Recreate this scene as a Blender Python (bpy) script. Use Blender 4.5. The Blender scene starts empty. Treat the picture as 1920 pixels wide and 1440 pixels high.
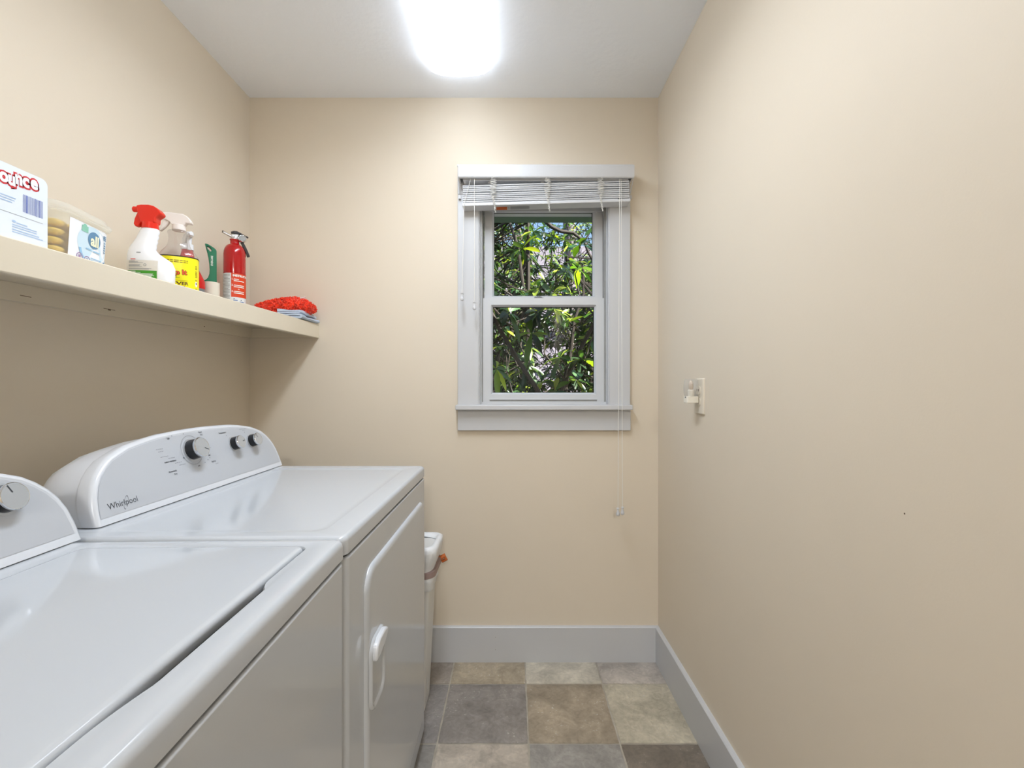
import bpy, bmesh, math, random
from mathutils import Vector, Matrix, noise
R = math.radians
random.seed(7)
sc = bpy.context.scene
COL = sc.collection

# ------------------------------------------------------------------ camera, world, sun, exposure
F = 853.0                       # focal length in pixels of the 1920 wide frame
EYE = 1.19                      # camera height
cam_d = bpy.data.cameras.new('camera')
cam_d.sensor_width = 36.0
cam_d.lens = F / 1920 * 36.0
cam_d.shift_x = -1.0 / 1920
cam_d.shift_y = 4.0 / 1920
cam_d.clip_start = 0.02
cam = bpy.data.objects.new('camera', cam_d)
cam.location = (0, 0, EYE)
cam.rotation_euler = (R(90), 0, 0)
COL.objects.link(cam)
sc.camera = cam

w = bpy.data.worlds.new('world')
sc.world = w
w.use_nodes = True
nt = w.node_tree
sky = nt.nodes.new('ShaderNodeTexSky')
sky.sky_type = 'NISHITA'
sky.sun_disc = False
sky.sun_elevation = R(50)
sky.sun_rotation = R(120)
nt.nodes['Background'].inputs['Strength'].default_value = 0.26
nt.links.new(sky.outputs[0], nt.nodes['Background'].inputs['Color'])

sd = bpy.data.lights.new('sun', 'SUN')
sd.energy = 22.0
sd.angle = R(0.6)
sd.color = (1.0, 0.96, 0.86)
sun = bpy.data.objects.new('sun', sd)
sun.rotation_euler = Vector((-0.62, 0.30, -0.85)).to_track_quat('-Z', 'Y').to_euler()
sun.location = (6, -3, 8)
COL.objects.link(sun)

sc.view_settings.view_transform = 'Standard'
sc.view_settings.look = 'None'
sc.view_settings.gamma = 1.0
sc.view_settings.use_curve_mapping = False
sc.view_settings.exposure = 0.10
LAMP = 7.5                      # radiance of the ceiling light's diffuser
def area(name, loc, sx, sy, watts, col, spread=180):
    d = bpy.data.lights.new(name, 'AREA'); d.shape = 'RECTANGLE'; d.size = sx; d.size_y = sy
    d.energy = watts; d.color = col; d.spread = R(spread)
    o = bpy.data.objects.new(name, d); o.location = loc; COL.objects.link(o); return o
area('fixture_tubes', (-0.2045, 0.98, 2.3835), 0.15, 0.86, 10.5, (0.86, 0.945, 1.06), 165)   # the lit tubes of the ceiling light
area('fill_light', (0.25, -2.45, 2.425), 0.50, 0.24, 66.0, (0.98, 0.97, 0.95))          # added fill behind the camera to lift the lower room, no real fixture

# ------------------------------------------------------------------ materials
def srgb(r, g, b):
    def f(c):
        c /= 255.0
        return c / 12.92 if c <= 0.04045 else ((c + 0.055) / 1.055) ** 2.4
    return (f(r), f(g), f(b), 1.0)

def mat(name, col, rough=0.5, metal=0.0, bump=0.0, bscale=200.0, var=0.0, vscale=4.0, spec=0.5,
        coat=0.0, trans=0.0, sheen=0.0, attr=None, bdist=0.002):
    m = bpy.data.materials.new(name)
    m.use_nodes = True
    n, l = m.node_tree.nodes, m.node_tree.links
    b = n['Principled BSDF']
    c = srgb(*col)
    b.inputs['Base Color'].default_value = c
    b.inputs['Roughness'].default_value = rough
    b.inputs['Metallic'].default_value = metal
    b.inputs['Specular IOR Level'].default_value = spec
    b.inputs['Coat Weight'].default_value = coat
    b.inputs['Coat Roughness'].default_value = 0.05
    b.inputs['Transmission Weight'].default_value = trans
    b.inputs['Sheen Weight'].default_value = sheen
    tc = n.new('ShaderNodeTexCoord')
    src = None
    if attr:
        a = n.new('ShaderNodeVertexColor'); a.layer_name = attr
        src = a.outputs['Color']
        l.new(src, b.inputs['Base Color'])
    if var:
        no = n.new('ShaderNodeTexNoise'); no.inputs['Scale'].default_value = vscale
        no.inputs['Detail'].default_value = 5
        l.new(tc.outputs['Object'], no.inputs['Vector'])
        mr = n.new('ShaderNodeMapRange')
        mr.inputs['From Min'].default_value = 0.3; mr.inputs['From Max'].default_value = 0.7
        mr.inputs['To Min'].default_value = 1 - var; mr.inputs['To Max'].default_value = 1 + var
        l.new(no.outputs['Fac'], mr.inputs['Value'])
        mx = n.new('ShaderNodeMix'); mx.data_type = 'RGBA'; mx.blend_type = 'MULTIPLY'
        mx.inputs['Factor'].default_value = 1.0
        if src: l.new(src, mx.inputs['A'])
        else: mx.inputs['A'].default_value = c
        l.new(mr.outputs['Result'], mx.inputs['B'])
        l.new(mx.outputs['Result'], b.inputs['Base Color'])
    if bump:
        nb = n.new('ShaderNodeTexNoise'); nb.inputs['Scale'].default_value = bscale
        nb.inputs['Detail'].default_value = 4
        l.new(tc.outputs['Object'], nb.inputs['Vector'])
        bp = n.new('ShaderNodeBump'); bp.inputs['Strength'].default_value = bump
        bp.inputs['Distance'].default_value = bdist
        l.new(nb.outputs['Fac'], bp.inputs['Height'])
        l.new(bp.outputs['Normal'], b.inputs['Normal'])
    return m

def clear_mat(name, tint, cloud=0.0, cloudcol=(235, 235, 235), gloss=1.0, lucent=False, gr=0.04):
    """thin clear plastic or glass: see-through, with a sheen that grows at grazing angles"""
    m = bpy.data.materials.new(name)
    m.use_nodes = True
    n, l = m.node_tree.nodes, m.node_tree.links
    n.remove(n['Principled BSDF'])
    out = n['Material Output']
    t = n.new('ShaderNodeBsdfTransparent'); t.inputs[0].default_value = (*tint, 1)
    g = n.new('ShaderNodeBsdfGlossy'); g.inputs['Roughness'].default_value = gr
    lw = n.new('ShaderNodeLayerWeight'); lw.inputs['Blend'].default_value = 0.5
    pw = n.new('ShaderNodeMath'); pw.operation = 'POWER'; pw.inputs[1].default_value = 4.0
    l.new(lw.outputs['Facing'], pw.inputs[0])
    fr = n.new('ShaderNodeMapRange'); fr.inputs[3].default_value = 0.04*gloss if gloss > .3 else 0.012; fr.inputs[4].default_value = 0.55*gloss
    l.new(pw.outputs[0], fr.inputs[0])
    mx = n.new('ShaderNodeMixShader')
    l.new(fr.outputs[0], mx.inputs[0])
    top = t.outputs[0]
    if cloud:
        d = n.new('ShaderNodeBsdfDiffuse'); d.inputs[0].default_value = srgb(*cloudcol)
        m2 = n.new('ShaderNodeMixShader'); m2.inputs[0].default_value = cloud
        dd = d.outputs[0]
        if lucent:
            tl = n.new('ShaderNodeBsdfTranslucent'); tl.inputs[0].default_value = srgb(*cloudcol)
            ma = n.new('ShaderNodeMixShader'); ma.inputs[0].default_value = 0.5
            l.new(dd, ma.inputs[1]); l.new(tl.outputs[0], ma.inputs[2]); dd = ma.outputs[0]
        l.new(t.outputs[0], m2.inputs[1]); l.new(dd, m2.inputs[2])
        top = m2.outputs[0]
    l.new(top, mx.inputs[1]); l.new(g.outputs[0], mx.inputs[2])
    l.new(mx.outputs[0], out.inputs['Surface'])
    return m

def emit_mat(name, col, strength):
    m = bpy.data.materials.new(name)
    m.use_nodes = True
    b = m.node_tree.nodes['Principled BSDF']
    b.inputs['Base Color'].default_value = srgb(240, 242, 245)
    b.inputs['Roughness'].default_value = 0.4
    b.inputs['Emission Color'].default_value = (*col, 1)
    b.inputs['Emission Strength'].default_value = strength
    return m

M = {}
M['wall'] = mat('beige wall paint', (222, 210, 191), 0.55, bump=0.06, bscale=260, var=0.012, vscale=2.5, spec=0.35)
M['shelf'] = mat('cream shelf paint', (221, 210, 189), 0.45, bump=0.10, bscale=60, var=0.02, vscale=5)
M['ceiling'] = mat('white ceiling paint', (244, 248, 254), 0.8, bump=0.22, bscale=45, bdist=0.004, spec=0.2)
M['trim'] = mat('white trim paint', (199, 200, 202), 0.38, bump=0.04, bscale=90, var=0.01)
M['vinyl'] = mat('white window vinyl', (200, 202, 204), 0.35, var=0.01)
M['seal'] = mat('grey window seal', (150, 150, 147), 0.7, var=0.1, vscale=30)
M['dark_seal'] = mat('black glazing seal', (26, 28, 28), 0.6)
M['enamel'] = mat('white appliance enamel', (193, 197, 202), 0.09, bump=0.02, bscale=9, bdist=0.004, spec=0.5)
M['plastic_w'] = mat('white glossy plastic', (218, 221, 226), 0.22)
M['fascia'] = mat('silver grey panel film', (192, 195, 200), 0.42, spec=0.4)
M['black'] = mat('black plastic', (14, 15, 20), 0.28)
M['gap'] = mat('dark recess', (30, 31, 34), 0.8)
M['silver'] = mat('satin silver', (200, 203, 207), 0.35, metal=0.55)
M['chrome'] = mat('chrome ring', (215, 218, 222), 0.12, metal=1.0)
M['ink'] = mat('dark grey print', (62, 66, 72), 0.5)
M['ink_l'] = mat('light grey print', (140, 144, 150), 0.5)
M['blind'] = mat('white faux wood', (208, 209, 211), 0.4, bump=0.05, bscale=120)
M['cord'] = mat('white cord', (232, 230, 224), 0.8)
M['orange_lab'] = mat('orange warning print', (196, 92, 40), 0.5)
M['grey_lab'] = mat('grey warning print', (150, 150, 150), 0.5)
M['glass'] = clear_mat('window glass', (0.97, 0.985, 0.98), gloss=0.3, gr=0.0)
M['clear'] = clear_mat('clear bottle plastic', (0.93, 0.92, 0.92), cloud=0.06, gloss=1.0)
M['shade'] = clear_mat('clear night light shade', (0.93, 0.93, 0.93), cloud=0.12, gloss=1.0)
M['frost'] = clear_mat('clear tub plastic', (0.98, 0.98, 0.97), cloud=0.34, cloudcol=(250, 250, 246), gloss=0.5, lucent=True)
M['label_w'] = mat('white label paper', (238, 240, 244), 0.4)
M['box_w'] = mat('white carton', (226, 233, 243), 0.45)
M['red_print'] = mat('red print', (205, 42, 50), 0.45)
M['blue_print'] = mat('pale blue print', (172, 196, 226), 0.5)
M['bar_blue'] = mat('blue bar print', (116, 128, 182), 0.5)
M['lab_blue'] = mat('sky blue print', (150, 193, 224), 0.5)
M['lab_pale'] = mat('pale aqua print', (205, 226, 238), 0.5)
M['lab_deep'] = mat('deep blue print', (96, 140, 176), 0.5)
M['lab_green'] = mat('mint green print', (140, 198, 176), 0.5)
M['cream_ink'] = mat('cream print', (250, 246, 210), 0.5)
M['purple_ink'] = mat('mauve print', (160, 130, 170), 0.5)
M['pac'] = mat('yellow detergent pac', (246, 208, 96), 0.25, var=0.15, vscale=30)
M['bottle_w'] = mat('white bottle plastic', (240, 242, 247), 0.25)
M['label_c'] = mat('off white label', (226, 222, 214), 0.4)
M['red_p'] = mat('red plastic', (226, 38, 16), 0.25)
M['red_d'] = mat('deep red plastic', (200, 18, 14), 0.25)
M['green_lab'] = mat('green label', (66, 150, 44), 0.4)
M['white_ink'] = mat('white print', (240, 244, 236), 0.5)
M['yellow_lab'] = mat('yellow label', (250, 238, 20), 0.35)
M['brown_ink'] = mat('brown print', (96, 62, 20), 0.5)
M['green_ink'] = mat('lime print', (120, 160, 30), 0.5)
M['orange_ink'] = mat('orange red print', (232, 84, 36), 0.5)
M['black_ink'] = mat('black print', (24, 24, 22), 0.5)
M['trig_w'] = mat('white sprayer plastic', (236, 228, 222), 0.3)
M['grey_p'] = mat('grey plastic', (120, 124, 128), 0.4)
M['green_p'] = mat('green handle plastic', (18, 112, 78), 0.35)
M['roll'] = mat('cream adhesive paper', (226, 218, 202), 0.5)
M['roll_core'] = mat('cardboard core', (170, 140, 105), 0.8)
M['ext_red'] = mat('red cylinder enamel', (178, 4, 8), 0.18, coat=0.3)
M['alu'] = mat('cast aluminium', (205, 205, 205), 0.3, metal=0.8)
M['blk'] = mat('black steel', (22, 20, 20), 0.35)
M['ext_orange'] = mat('orange red label', (216, 62, 12), 0.4)
M['ext_white'] = mat('white instruction label', (226, 228, 228), 0.4)
M['ext_grey'] = mat('grey instruction print', (150, 150, 145), 0.5)
M['ext_blue'] = mat('blue symbol print', (30, 90, 165), 0.5)
M['mitt'] = mat('red chenille', (242, 60, 18), 0.85, sheen=0.3, var=0.25, vscale=60)
M['cloth'] = mat('pale blue cloth', (190, 203, 222), 0.9, bump=0.5, bscale=900, sheen=0.2, bdist=0.001)
M['cloth2'] = mat('pale grey blue cloth', (180, 194, 212), 0.9, bump=0.5, bscale=900, sheen=0.2, bdist=0.001)
M['bin'] = mat('white bin plastic', (214, 214, 212), 0.35)
M['bag'] = mat('white bin liner', (228, 230, 232), 0.4, bump=0.5, bscale=30, bdist=0.006)
M['band'] = mat('mauve brown band', (150, 128, 122), 0.5)
M['band_o'] = mat('orange drawstring', (196, 104, 46), 0.5)
M['outlet'] = mat('almond wall plate', (222, 213, 196), 0.4)
M['nl_white'] = mat('ivory plug plastic', (234, 228, 214), 0.35)
M['bulb'] = mat('amber bulb glass', (208, 190, 170), 0.2)
M['hole'] = mat('dark nail hole', (92, 76, 58), 0.9)
M['crack'] = mat('brown paint crack', (120, 100, 76), 0.9)
M['bark'] = mat('grey bark', (112, 104, 106), 0.9, bump=0.8, bscale=18, var=0.3, vscale=8, bdist=0.02)
M['twig'] = mat('dark branch bark', (52, 44, 38), 0.8, bump=0.5, bscale=40)
M['litter'] = mat('leaf litter', (92, 86, 96), 0.95, bump=0.8, bscale=8, var=0.45, vscale=6, bdist=0.1)
M['gutter'] = mat('green grey gutter paint', (104, 128, 112), 0.5, var=0.1)
M['gutter_d'] = mat('dark green soffit paint', (40, 52, 46), 0.6)
M['siding'] = mat('exterior siding', (150, 140, 120), 0.7)
M['door'] = mat('white door paint', (226, 226, 226), 0.4)
M['tube'] = emit_mat('lit diffuser', (0.86, 0.945, 1.05), LAMP)

def leaf_material():
    m = mat('rhododendron leaf', (60, 100, 40), 0.28, attr='tint', var=0.18, vscale=12)
    n, l = m.node_tree.nodes, m.node_tree.links
    b = n['Principled BSDF']
    tr = n.new('ShaderNodeBsdfTranslucent')
    mxc = n.new('ShaderNodeMix'); mxc.data_type = 'RGBA'; mxc.blend_type = 'MULTIPLY'
    mxc.inputs['Factor'].default_value = 1
    a = n.new('ShaderNodeVertexColor'); a.layer_name = 'tint'
    l.new(a.outputs['Color'], mxc.inputs['A']); mxc.inputs['B'].default_value = (2.2, 2.0, 0.5, 1)
    l.new(mxc.outputs['Result'], tr.inputs['Color'])
    ms = n.new('ShaderNodeMixShader'); ms.inputs[0].default_value = 0.30
    l.new(b.outputs[0], ms.inputs[1]); l.new(tr.outputs[0], ms.inputs[2])
    l.new(ms.outputs[0], n['Material Output'].inputs['Surface'])
    return m
M['leaf'] = leaf_material()

def tile_material():
    """each tile keeps its own glaze colour (face colour 'tint'); noise gives the mottling and pale scuffs"""
    m = bpy.data.materials.new('slate look tile'); m.use_nodes = True
    n, l = m.node_tree.nodes, m.node_tree.links
    b = n['Principled BSDF']; b.inputs['Roughness'].default_value = 0.5
    b.inputs['Specular IOR Level'].default_value = 0.35
    tc = n.new('ShaderNodeTexCoord')
    a = n.new('ShaderNodeVertexColor'); a.layer_name = 'tint'
    n1 = n.new('ShaderNodeTexNoise'); n1.inputs['Scale'].default_value = 7; n1.inputs['Detail'].default_value = 8
    n1.inputs['Roughness'].default_value = 0.65; n1.inputs['Distortion'].default_value = 0.6
    n2 = n.new('ShaderNodeTexNoise'); n2.inputs['Scale'].default_value = 38; n2.inputs['Detail'].default_value = 6
    n2.inputs['Distortion'].default_value = 1.5
    n3 = n.new('ShaderNodeTexNoise'); n3.inputs['Scale'].default_value = 90; n3.inputs['Detail'].default_value = 3
    for x in (n1, n2, n3): l.new(tc.outputs['Object'], x.inputs['Vector'])
    r1 = n.new('ShaderNodeMapRange'); r1.inputs[1].default_value = 0.32; r1.inputs[2].default_value = 0.68
    r1.inputs[3].default_value = 0.74; r1.inputs[4].default_value = 1.32
    l.new(n1.outputs['Fac'], r1.inputs[0])
    mx = n.new('ShaderNodeMix'); mx.data_type = 'RGBA'; mx.blend_type = 'MULTIPLY'; mx.inputs['Factor'].default_value = 1
    l.new(a.outputs['Color'], mx.inputs['A']); l.new(r1.outputs[0], mx.inputs['B'])
    r2 = n.new('ShaderNodeMapRange'); r2.inputs[1].default_value = 0.3; r2.inputs[2].default_value = 0.7
    r2.inputs[3].default_value = 0.86; r2.inputs[4].default_value = 1.14
    l.new(n2.outputs['Fac'], r2.inputs[0])
    mx2 = n.new('ShaderNodeMix'); mx2.data_type = 'RGBA'; mx2.blend_type = 'MULTIPLY'; mx2.inputs['Factor'].default_value = 1
    l.new(mx.outputs['Result'], mx2.inputs['A']); l.new(r2.outputs[0], mx2.inputs['B'])
    r3 = n.new('ShaderNodeMapRange'); r3.inputs[1].default_value = 0.63; r3.inputs[2].default_value = 0.68
    l.new(n3.outputs['Fac'], r3.inputs[0])
    r4 = n.new('ShaderNodeMapRange'); r4.inputs[1].default_value = 0.48; r4.inputs[2].default_value = 0.62
    l.new(n1.outputs['Fac'], r4.inputs[0])
    mu = n.new('ShaderNodeMath'); mu.operation = 'MULTIPLY'
    l.new(r3.outputs[0], mu.inputs[0]); l.new(r4.outputs[0], mu.inputs[1])
    mx3 = n.new('ShaderNodeMix'); mx3.data_type = 'RGBA'
    l.new(mu.outputs[0], mx3.inputs['Factor'])
    l.new(mx2.outputs['Result'], mx3.inputs['A']); mx3.inputs['B'].default_value = srgb(200, 194, 184)
    l.new(mx3.outputs['Result'], b.inputs['Base Color'])
    bp = n.new('ShaderNodeBump'); bp.inputs['Strength'].default_value = 0.35; bp.inputs['Distance'].default_value = 0.003
    l.new(n1.outputs['Fac'], bp.inputs['Height']); l.new(bp.outputs['Normal'], b.inputs['Normal'])
    return m
M['tile'] = tile_material()
M['grout'] = mat('grey brown grout', (172, 164, 150), 0.9, bump=0.4, bscale=300, var=0.2, vscale=20)

# ------------------------------------------------------------------ mesh building
ORG = {}
class MB:
    def __init__(s, M4=None):
        s.bm = bmesh.new(); s.M = M4 or Matrix.Identity(4); s.mi = 0
        s.tint = None; s.cur = None
    def usetint(s):
        s.tint = s.bm.loops.layers.float_color.new('tint'); return s
    def v(s, co): return s.bm.verts.new(s.M @ Vector(co))
    def f(s, vs):
        try: fc = s.bm.faces.new(vs)
        except ValueError: return None
        fc.material_index = s.mi
        if s.tint is not None and s.cur is not None:
            for lp in fc.loops: lp[s.tint] = s.cur
        return fc
    def quad(s, pts): return s.f([s.v(p) for p in pts])
    def box(s, x0, x1, y0, y1, z0, z1):
        p = [s.v(c) for c in ((x0,y0,z0),(x1,y0,z0),(x1,y1,z0),(x0,y1,z0),(x0,y0,z1),(x1,y0,z1),(x1,y1,z1),(x0,y1,z1))]
        for q in ((3,2,1,0),(4,5,6,7),(0,1,5,4),(1,2,6,5),(2,3,7,6),(3,0,4,7)): s.f([p[i] for i in q])
        return s
    def rings(s, rs, c0=True, c1=True, closed=True):
        V = [[s.v(p) for p in r] for r in rs]
        n = len(V[0])
        for a, b in zip(V, V[1:]):
            for i in range(n if closed else n - 1):
                j = (i + 1) % n
                s.f([a[i], a[j], b[j], b[i]])
        if c0: s.f(list(reversed(V[0])))
        if c1: s.f(V[-1])
        return V
    def lathe(s, prof, c=(0,0,0), n=32, c0=True, c1=True, sx=1.0, sy=1.0):
        rs = []
        for r, z in prof:
            r = max(r, 1e-5)
            rs.append([(c[0]+r*sx*math.cos(2*math.pi*i/n), c[1]+r*sy*math.sin(2*math.pi*i/n), c[2]+z) for i in range(n)])
        s.rings(rs, c0, c1); return s
    def tube(s, pts, r, n=8, caps=True):
        pts = [Vector(p) for p in pts]
        rr = r if isinstance(r, (list, tuple)) else [r]*len(pts)
        rs = []; ref = Vector((0.3, 0.5, 0.81)).normalized()
        prev = None
        for i, p in enumerate(pts):
            t = (pts[min(i+1, len(pts)-1)] - pts[max(i-1, 0)])
            if t.length < 1e-9: t = Vector((0,0,1))
            t.normalize()
            if prev is None:
                a = t.cross(ref)
                if a.length < 1e-3: a = t.cross(Vector((1,0,0)))
                a.normalize()
            else:
                a = (prev - t * prev.dot(t))
                if a.length < 1e-6: a = t.cross(ref)
                a.normalize()
            prev = a; b = t.cross(a)
            rs.append([p + (a*math.cos(2*math.pi*k/n) + b*math.sin(2*math.pi*k/n))*rr[i] for k in range(n)])
        s.rings(rs, caps, caps); return s
    def prism(s, poly, d0, d1, ax='y'):
        """extrude a 2D polygon: ax is the extrusion axis"""
        def P(a, b, d):
            return {'y': (a, d, b), 'x': (d, a, b), 'z': (a, b, d)}[ax]
        s.rings([[P(a, b, d0) for a, b in poly], [P(a, b, d1) for a, b in poly]]); return s
    def sheet(s, poly, fmap):
        """flat printed patch from a 2D polygon through a mapping (u, v) -> point"""
        s.f([s.v(fmap(u, v)) for u, v in poly]); return s
    def bar(s, u0, u1, v0, v1, fmap, nseg=1):
        for k in range(nseg):
            a = u0 + (u1-u0)*k/nseg; b = u0 + (u1-u0)*(k+1)/nseg
            s.f([s.v(fmap(a, v0)), s.v(fmap(b, v0)), s.v(fmap(b, v1)), s.v(fmap(a, v1))])
        return s
    def disc(s, u, v, ru, rv, fmap, n=24, inner=0.0):
        o = [s.v(fmap(u+ru*math.cos(2*math.pi*i/n), v+rv*math.sin(2*math.pi*i/n))) for i in range(n)]
        if inner <= 0: s.f(o); return s
        q = [s.v(fmap(u+ru*inner*math.cos(2*math.pi*i/n), v+rv*inner*math.sin(2*math.pi*i/n))) for i in range(n)]
        for i in range(n):
            j = (i+1) % n; s.f([o[i], o[j], q[j], q[i]])
        return s
    def text(s, string, size, fmap, u=0, v=0, bold=0.0, sx=1.0, align='CENTER', shear=0.0, rot=0.0, fine=0):
        vs, fs = text_geo(string, size, bold, align, shear, fine)
        cr, sr = math.cos(rot), math.sin(rot)
        V = []
        for a, b in vs:
            a *= sx
            V.append(s.v(fmap(u + a*cr - b*sr, v + a*sr + b*cr)))
        for q in fs: s.f([V[i] for i in q])
        return s
    def build(s, name, mats, parent=None, origin=None, bevel=0.0, smooth=40, subsurf=0, segs=2, recalc=True, weld=False, wn=False):
        if weld: bmesh.ops.remove_doubles(s.bm, verts=s.bm.verts, dist=1e-5)
        if recalc: bmesh.ops.recalc_face_normals(s.bm, faces=s.bm.faces)
        o0 = ORG.get(parent.name, Vector((0,0,0))) if parent else Vector(origin or (0,0,0))
        bmesh.ops.translate(s.bm, vec=-o0, verts=s.bm.verts)
        me = bpy.data.meshes.new(name)
        s.bm.to_mesh(me); s.bm.free()
        for m in (mats if isinstance(mats, (list, tuple)) else [mats]):
            me.materials.append(M[m] if isinstance(m, str) else m)
        if smooth:
            me.shade_smooth(); me.set_sharp_from_angle(angle=R(smooth))
        o = bpy.data.objects.new(name, me); COL.objects.link(o)
        if bevel:
            b = o.modifiers.new('bevel', 'BEVEL'); b.width = bevel; b.segments = segs
            b.limit_method = 'ANGLE'; b.angle_limit = R(35); b.harden_normals = False
        if wn:
            b = o.modifiers.new('wn', 'WEIGHTED_NORMAL'); b.keep_sharp = True; b.weight = 80
        if subsurf:
            b = o.modifiers.new('sub', 'SUBSURF'); b.levels = subsurf; b.render_levels = subsurf
        if parent:
            o.parent = parent; ORG[o.name] = o0
        else:
            o.location = o0; ORG[o.name] = o0
        return o

_tc = {}
def text_geo(string, size, bold, align, shear, fine=0):
    k = (string, round(size, 6), bold, align, shear, fine)
    if k in _tc: return _tc[k]
    cu = bpy.data.curves.new('t', 'FONT')
    cu.body = string; cu.size = size; cu.offset = bold*size; cu.align_x = align; cu.align_y = 'CENTER'
    cu.shear = shear; cu.resolution_u = 3
    ob = bpy.data.objects.new('t', cu); COL.objects.link(ob)
    dg = bpy.context.evaluated_depsgraph_get(); dg.update()
    me = bpy.data.meshes.new_from_object(ob.evaluated_get(dg))
    if fine:
        b = bmesh.new(); b.from_mesh(me)
        bmesh.ops.triangulate(b, faces=b.faces)
        long = [e for e in b.edges if e.calc_length() > fine]
        if long: bmesh.ops.subdivide_edges(b, edges=long, cuts=2, use_grid_fill=False)
        bmesh.ops.triangulate(b, faces=b.faces)
        b.to_mesh(me); b.free()
    r = ([(p.co.x, p.co.y) for p in me.vertices], [tuple(p.vertices) for p in me.polygons])
    bpy.data.objects.remove(ob); bpy.data.meshes.remove(me); bpy.data.curves.remove(cu)
    _tc[k] = r
    return r

def tag(o, label=None, cat=None, group=None, kind=None):
    if label: o['label'] = label
    if cat: o['category'] = cat
    if group: o['group'] = group
    if kind: o['kind'] = kind
    return o
def thing(name, loc, label=None, cat=None, group=None, kind=None):
    o = bpy.data.objects.new(name, None); COL.objects.link(o)
    o.location = loc; o.empty_display_size = 0.05
    ORG[o.name] = Vector(loc)
    return tag(o, label, cat, group, kind)

def rrect(x0, x1, y0, y1, r, z=0.0, ns=1, nc=6, bulge=None):
    """rounded rectangle outline, counter-clockwise, constant vertex count"""
    pts = []
    cs = [(x1-r, y0+r, -90), (x1-r, y1-r, 0), (x0+r, y1-r, 90), (x0+r, y0+r, 180)]
    for k, (cx, cy, a0) in enumerate(cs):
        arc = [(cx + r*math.cos(R(a0 + 90*i/nc)), cy + r*math.sin(R(a0 + 90*i/nc))) for i in range(nc+1)]
        pts += arc
        nx = cs[(k+1) % 4]; a1 = nx[2]
        e = (nx[0] + r*math.cos(R(a1)), nx[1] + r*math.sin(R(a1)))
        st = arc[-1]
        for i in range(1, ns):
            t = i/ns; pts.append((st[0]+(e[0]-st[0])*t, st[1]+(e[1]-st[1])*t))
    out = []
    for a, b in pts:
        if bulge: a, b = bulge(a, b)
        out.append((a, b, z))
    return out

def px(u, v, y):
    """world x, z of a feature seen at frame position (u, v) and known to stand at depth y (for measuring only)"""
    return (u-961)/F*y, EYE + (724-v)/F*y

# ------------------------------------------------------------------ room shell
XL, XR, YB, YF, ZC = -1.141, 0.632, 1.975, -4.20, 2.442
OX0, OX1, OZ0, OZ1 = -0.150, 0.424, 1.100, 2.020       # window opening
m = MB()
m.box(XL-0.12, OX0, YB, YB+0.14, -0.1, ZC+0.1); m.box(OX1, XR+0.12, YB, YB+0.14, -0.1, ZC+0.1)
m.box(OX0, OX1, YB, YB+0.14, -0.1, OZ0); m.box(OX0, OX1, YB, YB+0.14, OZ1, ZC+0.1)
tag(m.build('wall_back', 'wall', smooth=0), kind='structure')
tag(MB().box(XL-0.12, XL, YF-0.12, YB, -0.1, ZC+0.1).build('wall_left', 'wall', smooth=0), kind='structure')
tag(MB().box(XR, XR+0.12, YF-0.12, YB, -0.1, ZC+0.1).build('wall_right', 'wall', smooth=0), kind='structure')
m = MB(); m.box(XL, -0.45, YF-0.12, YF, 0, ZC); m.box(0.40, XR, YF-0.12, YF, 0, ZC); m.box(-0.45, 0.40, YF-0.12, YF, 2.05, ZC)
tag(m.build('wall_front', 'wall', smooth=0), kind='structure')
tag(MB().box(XL, XR, YF-0.12, YB, ZC, ZC+0.12).build('ceiling', 'ceiling', smooth=0), kind='structure')
m = MB(); m.box(-0.45, 0.40, YF-0.08, YF-0.03, 0.0, 2.05)
for (a, b, c, d) in ((-0.37, -0.06, 0.2, 0.95), (0.01, 0.32, 0.2, 0.95), (-0.37, -0.06, 1.1, 1.9), (0.01, 0.32, 1.1, 1.9)):
    m.box(a, b, YF-0.032, YF-0.026, c, d)
dr = tag(m.build('door_1', 'door', bevel=0.004), kind='structure')

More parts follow.
